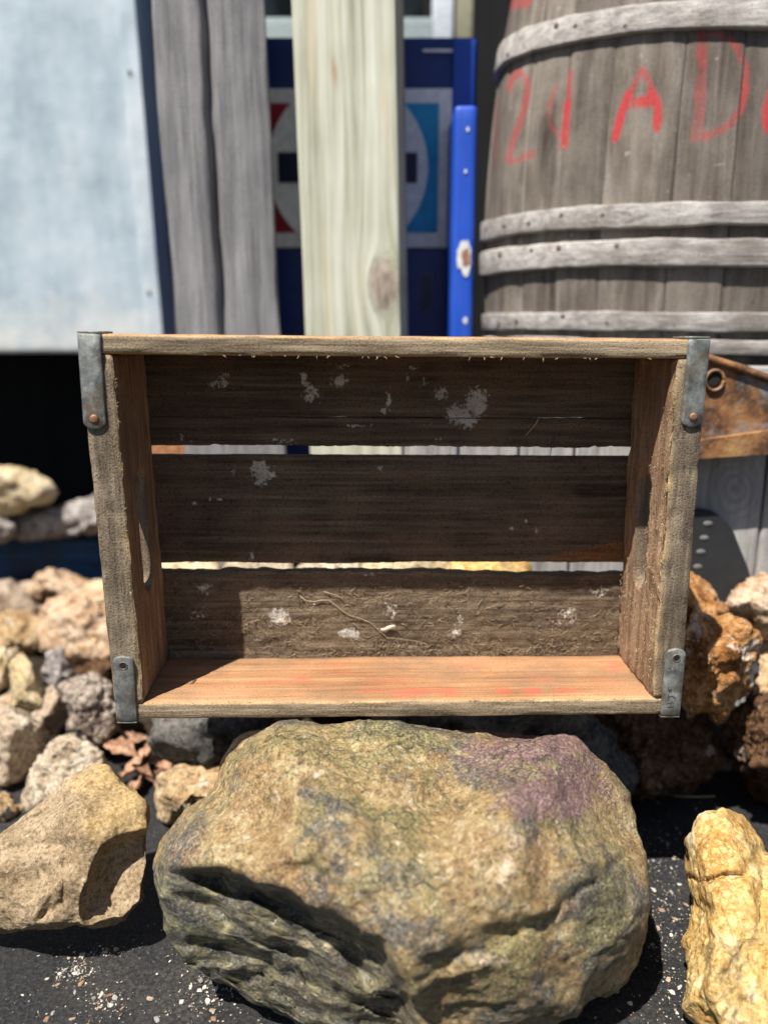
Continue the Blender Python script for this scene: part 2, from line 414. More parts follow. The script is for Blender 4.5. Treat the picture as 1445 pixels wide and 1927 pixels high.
def hero_extra(t, col, n1, n2, n3):
    fa = t.attr('face')
    m1 = t.noise(38, 8, .72, dist=1.4); m2 = t.noise(95, 7, .72, dist=1.0); m3 = t.noise(10, 4, .55, dist=.5); m4 = t.noise(14, 4, .55, dist=.8)
    n6 = t.noise(420, 5, .7)
    slate = t.ramp(n6, [(.38, (.018, .018, .017)), (.52, (.11, .106, .096)), (.68, (.36, .34, .29))])
    olive = t.ramp(n6, [(.38, (.065, .055, .022)), (.52, (.26, .225, .085)), (.68, (.50, .45, .22))])
    rust = t.ramp(n6, [(.38, (.09, .045, .018)), (.52, (.34, .19, .07)), (.68, (.60, .41, .21))])
    f1 = t.math('ADD', t.math('MULTIPLY', m1, .42), t.math('MULTIPLY', m3, .70))
    col = t.mix(t.ramp(f1, [(.55, 0), (.62, .9)]), col, slate)
    f2 = t.math('ADD', t.math('MULTIPLY', m2, .42), t.math('MULTIPLY', m4, .70))
    col = t.mix(t.ramp(f2, [(.57, 0), (.65, .8)]), col, olive)
    f3 = t.math('ADD', t.math('MULTIPLY', t.noise(50, 7, .7), .45), t.math('MULTIPLY', t.math('SUBTRACT', 1.0, m4), .68))
    col = t.mix(t.ramp(f3, [(.57, 0), (.68, .75)]), col, rust)
    st = t.noise(1, 7, .72, t.scale((90, 150, 34)), 1.6)
    pm = t.math('ADD', t.attr('purple'), t.math('ADD', t.math('MULTIPLY', t.math('SUBTRACT', st, .5), 3.4), t.math('MULTIPLY', t.math('SUBTRACT', m1, .5), 2.4)))
    col = t.mix(t.ramp(pm, [(.45, 0), (.95, .9)]), col, t.ramp(n6, [(.3, (.08, .035, .04)), (.52, (.24, .125, .13)), (.70, (.50, .38, .36))]))
    wn = t.n.new('ShaderNodeVectorMath'); wn.operation = 'MULTIPLY_ADD'; wz = t.n.new('ShaderNodeTexNoise'); wz.inputs['Scale'].default_value = 40; wz.inputs['Detail'].default_value = 5; t.l(t.co, wz.inputs['Vector'])
    t.l(wz.outputs['Color'], wn.inputs[0]); wn.inputs[1].default_value = (.05, .05, .05); t.l(t.co, wn.inputs[2])
    vein = t.ramp(t.voro(26, 'DISTANCE_TO_EDGE', wn.outputs[0]), [(.0, .9), (.035, 0)])
    col = t.mix(t.math('MULTIPLY', vein, t.ramp(m4, [(.42, 0), (.6, 1)])), col, (.02, .017, .013))
    gr = t.noise(900, 3, .7)
    col = t.mix(t.ramp(gr, [(.36, .7), (.46, 0)]), col, (.03, .024, .016))
    col = t.mix(t.ramp(gr, [(.58, 0), (.68, .6)]), col, (.66, .58, .44))
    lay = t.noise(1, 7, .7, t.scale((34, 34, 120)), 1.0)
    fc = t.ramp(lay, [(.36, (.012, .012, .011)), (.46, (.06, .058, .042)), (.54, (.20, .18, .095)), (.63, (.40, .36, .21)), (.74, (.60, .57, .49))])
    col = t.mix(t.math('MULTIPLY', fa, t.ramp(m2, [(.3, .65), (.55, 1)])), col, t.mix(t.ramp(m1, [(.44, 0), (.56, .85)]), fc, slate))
    cs = t.math('ADD', t.attr('cream'), t.math('MULTIPLY', t.math('SUBTRACT', m2, .5), 3.4))
    col = t.mix(t.ramp(cs, [(.5, 0), (.8, .95)]), col, t.ramp(n6, [(.3, (.48, .26, .11)), (.55, (.74, .60, .44))]))
    col = t.mix(t.ramp(t.noise(70, 6, .7), [(.63, 0), (.68, .9)]), col, (.62, .52, .38))
    return col
M_hero = rockmat('mottled ochre boulder', [(.05, .036, .022), (.24, .155, .06), (.44, .295, .115), (.56, .43, .22), (.74, .63, .46)], 34, fine=240, bump=.8, extra=hero_extra, bdist=.0022, rough=.5, spec=.5)

def seg_d(u, v, poly):
    """signed distance (px) to a polyline, + below it in the picture"""
    best = np.full(len(u), 1e9); sgn = np.zeros(len(u))
    for (x0, y0), (x1, y1) in zip(poly[:-1], poly[1:]):
        dx, dy = x1 - x0, y1 - y0; L = dx * dx + dy * dy
        t = np.clip(((u - x0) * dx + (v - y0) * dy) / L, 0, 1)
        d = np.hypot(u - x0 - t * dx, v - y0 - t * dy)
        s = np.sign((v - y0) * dx - (u - x0) * dy)
        m = d < best; best[m] = d[m]; sgn[m] = s[m]
    return best * np.where(sgn == 0, 1, sgn)
LIP = [(250, 1612), (330, 1628), (420, 1632), (500, 1664), (560, 1692), (640, 1726), (700, 1772), (745, 1820), (775, 1880), (800, 1960)]
CREV = [([(395, 1660), (470, 1690), (560, 1738), (640, 1790), (700, 1850)], .013, 15), ([(330, 1690), (400, 1722), (470, 1770), (540, 1800), (600, 1850)], .006, 9),
        ([(350, 1770), (450, 1810), (560, 1850), (680, 1900)], .008, 10), ([(360, 1810), (480, 1860), (600, 1920)], .006, 10),
        ([(870, 1385), (900, 1420), (985, 1470), (1030, 1560), (1035, 1640)], .0035, 14), ([(960, 1750), (1020, 1730), (1075, 1690), (1120, 1650), (1190, 1610)], .006, 12),
        ([(780, 1840), (900, 1800), (960, 1760)], .005, 16)]
def hero_fn(u, v, P, zz):
    front = sstep(0, .25, P[:, 2])
    uu = u + 14 * pn(np.stack([u * .02, v * .02, u * 0], 1)) ; vv = v + 14 * pn(np.stack([u * .02, v * .02, u * 0 + 7], 1))
    d = seg_d(uu, vv, LIP)
    und = sstep(0, 26, d) * (uu < 800) * sstep(800, 740, u)
    o = .030 * und * front * sstep(300, 420, u) + .012 * und * front
    # layered ledges below the lip
    lay = (v - 1600) * math.cos(.5) - (u - 300) * math.sin(.5)
    st = (lay / 46 + .8 * pn(np.stack([u * .008, v * .008, u * 0 + 3], 1))) % 1
    o = o - und * front * (.008 * (1 - st) ** 2) * sstep(20, 60, d)
    for poly, dep, wd in CREV:
        e = np.abs(seg_d(uu, vv, poly)); o = o + dep * front * np.exp(-(e / wd) ** 2)
    for (cu, cv, ru, rv, h) in [(640, 1560, 190, 120, -.010), (930, 1620, 130, 160, -.014), (470, 1470, 100, 70, -.006), (760, 1440, 120, 60, -.008), (1120, 1640, 80, 120, -.008),
                                (850, 1520, 90, 70, .008), (1080, 1800, 120, 60, -.008), (560, 1640, 90, 40, .007)]:
        o = o + h * front * np.exp(-(((uu - cu) / ru) ** 2 + ((vv - cv) / rv) ** 2))
    return o
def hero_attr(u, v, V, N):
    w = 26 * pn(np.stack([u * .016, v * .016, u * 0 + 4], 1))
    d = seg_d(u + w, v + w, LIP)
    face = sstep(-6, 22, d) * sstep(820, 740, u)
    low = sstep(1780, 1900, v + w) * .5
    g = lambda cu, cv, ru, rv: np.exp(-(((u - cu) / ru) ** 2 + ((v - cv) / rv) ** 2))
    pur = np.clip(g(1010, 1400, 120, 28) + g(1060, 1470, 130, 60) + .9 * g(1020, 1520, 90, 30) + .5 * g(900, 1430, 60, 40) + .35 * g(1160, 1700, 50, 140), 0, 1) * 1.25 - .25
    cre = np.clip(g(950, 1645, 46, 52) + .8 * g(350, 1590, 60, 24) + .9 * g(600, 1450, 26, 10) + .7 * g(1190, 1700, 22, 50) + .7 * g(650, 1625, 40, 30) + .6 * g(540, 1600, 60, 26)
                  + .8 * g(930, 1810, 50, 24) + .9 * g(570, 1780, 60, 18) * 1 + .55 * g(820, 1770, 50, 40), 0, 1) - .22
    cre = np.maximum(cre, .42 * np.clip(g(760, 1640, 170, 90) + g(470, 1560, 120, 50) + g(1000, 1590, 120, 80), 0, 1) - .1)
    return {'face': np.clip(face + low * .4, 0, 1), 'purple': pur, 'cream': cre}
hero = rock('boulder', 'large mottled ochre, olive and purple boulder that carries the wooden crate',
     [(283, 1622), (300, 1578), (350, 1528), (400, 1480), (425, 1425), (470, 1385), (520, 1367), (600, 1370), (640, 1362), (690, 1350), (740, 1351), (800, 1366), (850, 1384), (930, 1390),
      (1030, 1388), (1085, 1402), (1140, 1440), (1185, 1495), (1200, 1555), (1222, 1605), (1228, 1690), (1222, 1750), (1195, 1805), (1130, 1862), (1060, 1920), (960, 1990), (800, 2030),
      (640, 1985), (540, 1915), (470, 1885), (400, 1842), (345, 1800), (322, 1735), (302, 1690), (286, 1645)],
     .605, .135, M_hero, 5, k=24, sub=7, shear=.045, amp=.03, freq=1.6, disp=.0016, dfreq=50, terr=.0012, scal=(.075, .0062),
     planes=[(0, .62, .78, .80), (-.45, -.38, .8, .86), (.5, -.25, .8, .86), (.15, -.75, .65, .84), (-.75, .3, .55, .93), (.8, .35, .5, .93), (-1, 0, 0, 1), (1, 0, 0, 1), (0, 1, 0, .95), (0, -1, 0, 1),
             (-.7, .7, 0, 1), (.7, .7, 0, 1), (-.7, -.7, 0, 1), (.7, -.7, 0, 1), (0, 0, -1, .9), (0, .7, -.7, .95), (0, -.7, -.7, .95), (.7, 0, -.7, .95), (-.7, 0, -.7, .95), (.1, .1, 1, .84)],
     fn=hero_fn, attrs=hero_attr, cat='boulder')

def flat_fn(u, v, P, zz):
    front = sstep(0, .3, P[:, 2]); o = 0
    d = seg_d(u, v, [(160, 1660), (172, 1620), (190, 1590), (225, 1572), (275, 1560), (330, 1550)])
    o = o + front * (.016 * sstep(0, 16, d) * sstep(120, 40, d) * sstep(146, 160, u))
    for poly, dep, wd in [([(120, 1600), (122, 1660), (118, 1700), (80, 1725)], .004, 7), ([(0, 1605), (60, 1590), (125, 1590)], .005, 12), ([(85, 1640), (100, 1690), (75, 1730)], .003, 8),
                          ([(165, 1660), (160, 1700), (155, 1755)], -.006, 9), ([(0, 1560), (70, 1540), (130, 1495)], .006, 7), ([(180, 1475), (230, 1480), (262, 1490)], .003, 6)]:
        o = o + dep * front * np.exp(-(seg_d(u, v, poly) / wd) ** 2)
    for (cu, cv, ru, rv, h) in [(60, 1660, 50, 50, .008), (215, 1660, 45, 60, .010), (110, 1560, 50, 40, -.004)]:
        o = o + h * front * np.exp(-(((u - cu) / ru) ** 2 + ((v - cv) / rv) ** 2))
    return o
def flat_attr(u, v, V, N):
    w = 30 * pn(np.stack([u * .02, v * .02, u * 0], 1))
    return {'crust': sstep(130, 190, u + w) * sstep(1605, 1560, v + w * .6 - (u - 200) * -.1)}
rock('rock', 'flat tan brown stone with yellow crust beside the big boulder', [(-90, 1660), (-50, 1600), (0, 1570), (60, 1530), (125, 1458), (180, 1437), (208, 1442), (230, 1468), (262, 1490), (281, 1518), (282, 1555), (274, 1625),
     (272, 1695), (235, 1733), (155, 1744), (148, 1740), (70, 1750), (20, 1758), (-40, 1752), (-85, 1710)], .665, .050, M_flat, 8, k=26, sub=7, shear=.03, amp=.03, disp=.0008, dfreq=60, terr=.0008, scal=(.035, .0028),
     planes=[(-.25, .1, 1, .62), (.55, -.25, .8, .78), (.25, .75, .6, .80), (-.7, -.4, .6, .8), (.1, -.6, .8, .74), (-1, 0, 0, 1), (1, 0, 0, 1), (0, 1, 0, 1), (0, -1, 0, 1), (.7, .7, 0, 1), (-.7, .7, 0, 1), (.7, -.7, 0, 1),
             (-.7, -.7, 0, 1), (0, 0, -1, .8), (.6, 0, -.8, .9), (-.6, 0, -.8, .9), (0, .6, -.8, .9), (0, -.6, -.8, .9)], fn=flat_fn, attrs=flat_attr)

PILE = 'loose stones heaped left of the crate'
PILER = 'loose stones heaped right of the crate'
rock('rock', 'small tan stone half in shade left of the big boulder', [(292, 1500), (300, 1465), (325, 1444), (350, 1438), (380, 1442), (420, 1455), (425, 1500), (375, 1535), (340, 1556), (310, 1552), (298, 1530)], .845, .05, M_tan, 12, disp=.003, amp=.12, scal=(.028, .003))
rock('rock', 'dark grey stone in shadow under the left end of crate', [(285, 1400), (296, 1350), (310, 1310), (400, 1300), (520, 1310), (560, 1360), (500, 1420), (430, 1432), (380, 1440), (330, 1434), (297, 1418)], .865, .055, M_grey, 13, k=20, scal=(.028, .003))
rock('rock', 'whitish crusted oval stone above the flat brown stone', [(42, 1530), (48, 1480), (72, 1430), (98, 1397), (130, 1383), (165, 1395), (197, 1430), (200, 1465), (160, 1500), (110, 1530), (70, 1548)], .885, .05, M_pale, 14, disp=.005, dfreq=70, group=PILE)
rock('rock', 'wrinkled grey brown stone at the left edge', [(-60, 1400), (-35, 1345), (10, 1328), (50, 1343), (80, 1368), (98, 1400), (86, 1440), (45, 1480), (0, 1492), (-50, 1475)], .935, .055, M_greyb, 15, rid=.004, rfreq=40, group=PILE)
rock('rock', 'pitted grey stone with a yellow streak just left of lower strap', [(112, 1296), (140, 1277), (175, 1267), (207, 1285), (226, 1330), (222, 1375), (190, 1407), (160, 1396), (130, 1375), (133, 1335)], .96, .045,
     rockmat('pitted grey stone', [(.16, .11, .08), (.40, .31, .25), (.56, .47, .39), (.68, .60, .52)], 26, pits=120, bump=1, spots=[((.50, .32, .10), 15, .60)]), 16, rid=.005, rfreq=55, disp=.004, dfreq=90, group=PILE)
rock('rock', 'pale yellow upright slab of stone in the left heap', [(18, 1302), (22, 1255), (40, 1237), (56, 1250), (72, 1290), (93, 1330), (86, 1347), (45, 1342), (24, 1332)], 1.02, .03, M_cream, 17, k=24, amp=.05, disp=.0015, scal=(.028, .003), group=PILE)
rock('rock', 'grey broken shell shaped shard in the left heap', [(78, 1262), (92, 1232), (115, 1224), (132, 1250), (148, 1287), (128, 1312), (96, 1302), (83, 1287)], 1.06, .03, M_slab, 18, k=24, amp=.05, scal=(.028, .003), group=PILE)
rock('rock', 'largest pinkish cream stone touching the left side of crate', [(68, 1195), (80, 1145), (120, 1120), (165, 1108), (200, 1113), (240, 1135), (255, 1210), (215, 1270), (160, 1267), (120, 1243), (85, 1228)], 1.16, .075, M_pink, 19, disp=.006, dfreq=40, rid=.004, group=PILE)
rock('rock', 'broad tan stone at left edge below the grey one', [(-60, 1205), (-30, 1162), (30, 1150), (75, 1162), (98, 1198), (84, 1242), (20, 1252), (-45, 1245)], 1.22, .07, M_tan, 20, disp=.005, scal=(.028, .003), group=PILE)
rock('rock', 'smooth grey brown stone at left edge under the blue beam', [(-60, 1135), (-25, 1096), (18, 1091), (55, 1120), (80, 1155), (45, 1176), (-30, 1174)], 1.33, .06, M_greyb, 21, k=8, disp=.001, amp=.04, group=PILE)
rock('rock', 'small brown and cream stone against the blue beam', [(48, 1118), (65, 1085), (95, 1072), (120, 1078), (165, 1094), (175, 1118), (120, 1135), (70, 1132)], 1.37, .05, M_pink, 22, disp=.006, group=PILE)
rock('rock', 'orange tan stone at left edge above the wrinkled one', [(-60, 1260), (-20, 1222), (8, 1220), (24, 1255), (20, 1300), (-10, 1320), (-50, 1310)], 1.1, .05, M_cream, 23, scal=(.028, .003), group=PILE)
rock('rock', 'brown stone lodged between the yellow slab and pitted stone', [(52, 1345), (68, 1310), (100, 1292), (130, 1310), (135, 1350), (112, 1385), (75, 1380)], 1.03, .04, M_greyb, 24, scal=(.028, .003), group=PILE)
rock('rock', 'tan chip of stone at left edge behind the flat stone', [(-40, 1540), (-10, 1492), (22, 1498), (42, 1525), (20, 1570), (-30, 1590)], .87, .03, M_tan, 25, k=24, scal=(.028, .003), group=PILE)
rock('rock', 'small brown rubble stone above the whitish oval stone', [(150, 1262), (180, 1240), (222, 1245), (235, 1280), (205, 1300), (165, 1295)], 1.08, .04, M_brown, 26, group=PILE)
rock('rock', 'flat cream stone behind the pinkish stone', [(150, 1120), (165, 1096), (200, 1090), (240, 1100), (250, 1130), (200, 1140)], 1.3, .05, M_cream, 27, group=PILE)
# on the blue beam
rock('rock', 'rounded yellow tan rock lying on the grey slabs under the cabinet', [(-70, 935), (-40, 888), (15, 877), (60, 888), (95, 905), (109, 926), (94, 946), (50, 960), (0, 974), (-55, 978)], 1.47, .07, M_cream, 30, k=8, disp=.005, dfreq=30)
rock('rock', 'long grey slab on the blue beam beside the crate', [(28, 992), (38, 972), (100, 957), (160, 937), (250, 933), (280, 965), (250, 998), (120, 1008), (60, 1014), (34, 1006)], 1.5, .07, M_slab, 31, disp=.005, scal=(.028, .003))
rock('rock', 'grey slab on the blue beam at left edge', [(-80, 1005), (-50, 980), (0, 972), (30, 985), (32, 1008), (10, 1020), (-60, 1030)], 1.48, .07, M_slab, 32, disp=.004, scal=(.028, .003))
# right heap
rock('rock', 'lumpy orange rock with white crust touching right side of crate', [(1278, 1250), (1290, 1190), (1308, 1142), (1345, 1157), (1372, 1150), (1402, 1168), (1432, 1208), (1435, 1242), (1416, 1292), (1390, 1322), (1350, 1366), (1328, 1345), (1295, 1350), (1270, 1310)], .80, .06, M_orange, 40, sub=6, scal=(.03, .003), disp=.003, dfreq=45, terr=.006, amp=.16, group=PILER)
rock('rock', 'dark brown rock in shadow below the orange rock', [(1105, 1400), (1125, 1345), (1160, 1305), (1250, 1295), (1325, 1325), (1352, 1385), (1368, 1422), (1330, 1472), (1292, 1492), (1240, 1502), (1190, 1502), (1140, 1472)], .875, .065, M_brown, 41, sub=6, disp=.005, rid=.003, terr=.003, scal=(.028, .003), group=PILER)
rock('rock', 'dark crusted rock cut by the right edge', [(1363, 1372), (1388, 1330), (1440, 1303), (1510, 1305), (1560, 1400), (1530, 1510), (1450, 1525), (1418, 1492), (1384, 1442)], .85, .06, M_brown, 42, sub=6, disp=.006, dfreq=60, rid=.006, rfreq=45, group=PILER)
rock('rock', 'tan cream rock at right edge against the planks', [(1358, 1158), (1380, 1112), (1428, 1084), (1490, 1084), (1530, 1150), (1480, 1205), (1400, 1200)], .885, .05, M_pink, 43, disp=.004, group=PILER)
rock('rock', 'orange stone wedged between the crate and planks', [(1270, 1130), (1295, 1075), (1318, 1085), (1345, 1118), (1372, 1152), (1350, 1185), (1290, 1190)], .85, .045, M_orange, 44, disp=.003, group=PILER)
rock('rock', 'brown stone at right edge above the crusted rock', [(1405, 1260), (1420, 1205), (1465, 1185), (1530, 1210), (1530, 1300), (1460, 1330), (1415, 1305)], .89, .045, M_tan, 45, disp=.004, group=PILER)
rock('rock', 'yellow ochre crackled rock in the lower right corner', [(1282, 1905), (1290, 1850), (1288, 1780), (1299, 1700), (1290, 1640), (1296, 1580), (1320, 1540), (1362, 1520), (1398, 1532), (1425, 1570), (1442, 1602), (1500, 1605), (1580, 1740), (1560, 1900), (1480, 2000), (1380, 1975), (1305, 1935)],
     .63, .07, M_yellow, 46, sub=7, scal=(.03, .0022), shear=.045, k=10, disp=.0025, dfreq=30, terr=.002, amp=.08, fn=lambda u, v, P, zz: .008 * np.exp(-(seg_d(u, v, [(1280, 1640), (1310, 1662), (1360, 1646), (1400, 1650)]) / 4) ** 2) + .008 * np.exp(-(seg_d(u, v, [(1405, 1640), (1425, 1610), (1450, 1598)]) / 12) ** 2))
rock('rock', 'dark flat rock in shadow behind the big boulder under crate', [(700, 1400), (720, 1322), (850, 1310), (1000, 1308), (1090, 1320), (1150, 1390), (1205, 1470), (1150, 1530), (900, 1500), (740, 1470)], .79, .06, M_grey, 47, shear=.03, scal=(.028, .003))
# cream stones seen through the slats
HEAP = 'stones behind the crate seen through the gaps between its slats'
for i, (u0, u1, vt, zc_, m, lab) in enumerate([(290, 425, 1030, .98, M_cream, 'cream stone behind left end of the lower slat gap'), (415, 560, 1040, 1.0, M_pale, 'pale stone behind the lower slat gap, second from left'),
        (545, 690, 1045, .97, M_pale, 'pale stone behind the lower slat gap, third from left'), (670, 860, 1022, .90, M_cream, 'yellow cream stone behind the middle of lower slat gap'), (840, 1010, 1028, .88, M_yellow, 'ochre stone behind the lower slat gap, right of middle')]):
    um = (u0 + u1) / 2
    rock('rock', lab, [(u0, 1130), (u0 + 15, vt + 30), (um - 20, vt), (um + 25, vt + 4), (u1 - 15, vt + 28), (u1, 1120), (u1 - 10, 1270), (um, 1320), (u0 + 10, 1280)], zc_, .055, m, 60 + i, sub=4, group=HEAP)

# rubble in the heaps and chips on the ground
def small_rocks(name, spots, mats, kindlabel, seed, flat=False):
    rs = np.random.RandomState(seed); D, F0 = ico(1)
    if flat:
        D = np.array([(math.cos(a) * q, math.sin(a) * q, z) for q, z in ((1, -.15), (.8, .2)) for a in np.arange(6) * math.pi / 3]); F0 = np.array([(i, (i + 1) % 6, 6 + (i + 1) % 6) for i in range(6)] + [(i, 6 + (i + 1) % 6, 6 + i) for i in range(6)] + [(6, 7, 8), (6, 8, 9), (6, 9, 10), (6, 10, 11)])
    V = []; F = []; mi = []
    for (x, y, z, s) in spots:
        sc = s * np.array([rs.uniform(.7, 1.3), rs.uniform(.7, 1.3), rs.uniform(.35, .8)])
        Q = np.linalg.qr(rs.normal(size=(3, 3)))[0]
        if flat: Q = np.array(Euler((rs.uniform(-.35, .35), rs.uniform(-.35, .35), rs.uniform(0, 6))).to_matrix()); sc = s * np.array([rs.uniform(.5, 1.5), rs.uniform(.5, 1.2), 1])
        q0 = D * rs.uniform(.55, 1.15, (len(D), 1)) if flat else D * rs.uniform(.7, 1.15, (len(D), 1))
        p = (q0 * sc) @ Q.T if flat else q0 @ Q * sc
        o = len(V); V += list(p + [x, y, z]); F += [tuple(f + o) for f in F0]; mi += [rs.randint(len(mats))] * len(F0)
    ob = mesh_obj(name, V, F, mats, smooth=False); ob.data.polygons.foreach_set('material_index', mi)
    return tag(ob, kindlabel, None, None, 'stuff')
rs = np.random.RandomState(3); sp = []
for i in range(900):
    x = rs.uniform(-1.0, 1.0); y = rs.uniform(.93, 1.5) if x > -.3 else rs.uniform(.95, 1.42)
    if x > -.35 and y > 1.2: continue
    s = rs.uniform(.006, .022); sp.append((x, y, float(bank_h(x, y)) + .010 + s * .3, s))
small_rocks('rubble', sp, [M_tan, M_pink, M_greyb, M_brown, M_pale], 'small broken stones filling the gaps in the heap', 5)
def plainmat(name, c, rough=.8):
    t = NT(name, rough); n = t.noise(90, 4); return t.out(t.mix(n, tuple(x * .6 for x in c), tuple(min(1, x * 1.3) for x in c)))
cm = [plainmat('white chip', (.50, .46, .40)), plainmat('tan chip', (.34, .26, .18)), plainmat('orange chip', (.26, .15, .09)), plainmat('grey chip', (.25, .24, .23))]
sp = []
for (cu, cv, ru, rv, nn) in [(150, 1825, 16, 12, 90), (200, 1790, 36, 6, 45), (205, 1885, 18, 12, 70), (395, 1870, 30, 22, 90), (60, 1850, 60, 40, 14), (300, 1880, 80, 60, 26), (110, 1840, 8, 8, 20), (1250, 1580, 30, 30, 50), (1255, 1660, 30, 40, 90),
                             (1260, 1720, 20, 20, 60), (1255, 1780, 25, 40, 60), (1265, 1860, 30, 50, 50), (1240, 1910, 60, 30, 30), (1310, 1515, 40, 18, 30), (330, 1780, 40, 30, 20), (100, 1900, 100, 30, 40), (420, 1910, 60, 20, 30)]:
    for i in range(int(nn * 1.8)):
        u = rs.normal(cu, ru); v = rs.normal(cv, rv)
        if v > 1990: continue
        p = at_z(u, v, 0); s = rs.uniform(.0002, .0011) if rs.rand() < .93 else rs.uniform(.0014, .0034); sp.append((p[0], p[1], s * .1 + float(fbm(np.array([[p[0], p[1], 0]]) * 9, 3)[0]) * .004 + .0006, s))
small_rocks('stone_chips', sp, [cm[0], cm[0], cm[0], cm[1], cm[1], cm[3], cm[3], cm[2]], 'white and tan stone chips strewn on the black ground', 9, True)

# dry leaves
M_leaf = rockmat('dry leaf', [(.11, .05, .025), (.26, .13, .075), (.40, .235, .15), (.50, .35, .25)], 40, bump=.4, bdist=.0008)
LV = 'dry brown leaves in the gap below the lower left strap'
leaf_spots = [(225, 1415, .93, 'lowest-left'), (250, 1400, .95, ''), (275, 1420, .93, ''), (245, 1440, .91, ''), (300, 1415, .95, ''), (270, 1455, .9, ''), (315, 1440, .93, ''), (230, 1390, .97, ''), (285, 1395, .97, ''), (255, 1470, .9, ''), (325, 1425, .95, ''), (305, 1465, .9, '')]
for i, (u, v, zc_, _) in enumerate(leaf_spots):
    rs2 = np.random.RandomState(100 + i); L = rs2.uniform(.030, .050); Wd = L * rs2.uniform(.45, .7)
    nx, ny = 8, 6; V = []; F = []
    for a in range(nx + 1):
        t = a / nx; wv = Wd * math.sin(math.pi * min(1, t * .93 + .04)) ** .8 * .5 * (1 + .25 * math.sin(t * 19 + i))
        for b in range(ny + 1):
            s = b / ny * 2 - 1
            V.append((t * L - L / 2, s * wv, .35 * wv * abs(s) ** 1.4 * 1.3 + .18 * L * math.sin(t * 2.6 + i) + .002 * math.sin(9 * t + 5 * s + i)))
    nv = len(V); V += [(x, y, z - .0006) for x, y, z in V]
    for a in range(nx):
        for b in range(ny):
            q = a * (ny + 1) + b; f = (q, q + ny + 1, q + ny + 2, q + 1); F.append(f); F.append(tuple(j + nv for j in f[::-1]))
    p = CAM + zc_ * ray(u, v)
    o = mesh_obj('dry_leaf', V, F, M_leaf, loc=p); o.rotation_euler = (rs2.uniform(-.2, 1.2), rs2.uniform(-.6, .6), rs2.uniform(0, 6.28))
    tag(o, 'dry curled brown leaf in the gap below the lower left strap', 'leaf', LV)

# ------------------------------------------------------------------ wooden crate
def paint_extra(t, col):
    n = t.noise(260, 5, .65); n2 = t.noise(60, 4, .6)
    m = t.math('ADD', t.attr('paint'), t.math('ADD', t.math('MULTIPLY', t.math('SUBTRACT', n, .5), 2.2), t.math('MULTIPLY', t.math('SUBTRACT', n2, .5), 1.0)))
    return t.mix(t.ramp(m, [(.50, 0), (.72, .85)]), col, t.ramp(n2, [(.4, (.42, .38, .33)), (.62, (.62, .58, .52)), (.75, (.36, .22, .12))]))
def fresh_extra(t, col):
    col = paint_extra(t, col)
    n = t.noise(1, 5, .6, t.scale((25, 300, 300)))
    return t.mix(t.ramp(t.math('ADD', t.attr('fresh'), t.math('MULTIPLY', t.math('SUBTRACT', n, .5), .6)), [(.45, 0), (.6, 1)]), col, t.ramp(n, [(.3, (.10, .045, .018)), (.7, (.26, .13, .055))]))
def weather_extra(t, col):
    """weathered grey front edges, worn pale corners, red stencil"""
    n = t.noise(1, 6, .65, t.scale((12, 200, 200))); nb = t.noise(30, 5, .6); nf = t.noise(700, 3, .6)
    g = t.ramp(n, [(.3, (.065, .048, .032)), (.48, (.19, .145, .095)), (.66, (.36, .28, .19))])
    g = t.mix(t.ramp(nf, [(.5, 0), (.75, .5)]), g, (.38, .30, .19))
    col = t.mix(t.attr('weather'), col, g)
    col = t.mix(t.math('MULTIPLY', t.attr('edge'), t.ramp(nb, [(.38, .1), (.6, .9)])), col, (.50, .34, .17))
    r = t.math('ADD', t.attr('red'), t.math('MULTIPLY', t.math('SUBTRACT', t.noise(1, 5, .6, t.scale((40, 220, 220))), .5), 1.2))
    col = t.mix(t.ramp(r, [(.35, 0), (.95, .65)]), col, (.50, .10, .065))
    return col
def weather_extra_z(t, col):
    n = t.noise(1, 6, .65, t.scale((160, 160, 14))); nb = t.noise(30, 5, .6); nf = t.noise(800, 3, .6)
    g = t.ramp(n, [(.3, (.05, .04, .03)), (.5, (.16, .125, .088)), (.68, (.30, .24, .17))])
    g = t.mix(t.ramp(nf, [(.5, 0), (.75, .5)]), g, (.32, .26, .18))
    col = t.mix(t.attr('weather'), col, g)
    return t.mix(t.math('MULTIPLY', t.attr('edge'), t.ramp(nb, [(.38, .1), (.6, .85)])), col, (.48, .35, .18))
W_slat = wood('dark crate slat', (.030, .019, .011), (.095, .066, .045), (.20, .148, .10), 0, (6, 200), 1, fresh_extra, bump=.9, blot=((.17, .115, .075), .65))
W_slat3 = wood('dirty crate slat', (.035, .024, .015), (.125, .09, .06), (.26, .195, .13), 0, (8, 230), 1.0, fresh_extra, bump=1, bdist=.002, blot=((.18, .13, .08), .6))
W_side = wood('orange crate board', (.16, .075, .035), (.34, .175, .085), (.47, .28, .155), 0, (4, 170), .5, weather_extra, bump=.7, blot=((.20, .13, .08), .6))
W_end = wood('brown crate end', (.11, .062, .036), (.28, .175, .105), (.45, .31, .20), 2, (5, 130), .9, weather_extra_z, bump=.9, blot=((.13, .085, .05), .6), bdist=.0016)
M_strap = metalmat('galvanised strap', (.20, .21, .20), (.14, .105, .075), .6, .5, .57, 85)
M_rivet = metalmat('rusty rivet', (.36, .20, .12), (.22, .10, .05), .55, .5, .5, 200)
M_hole = plainmat('dark hole', (.012, .01, .008))

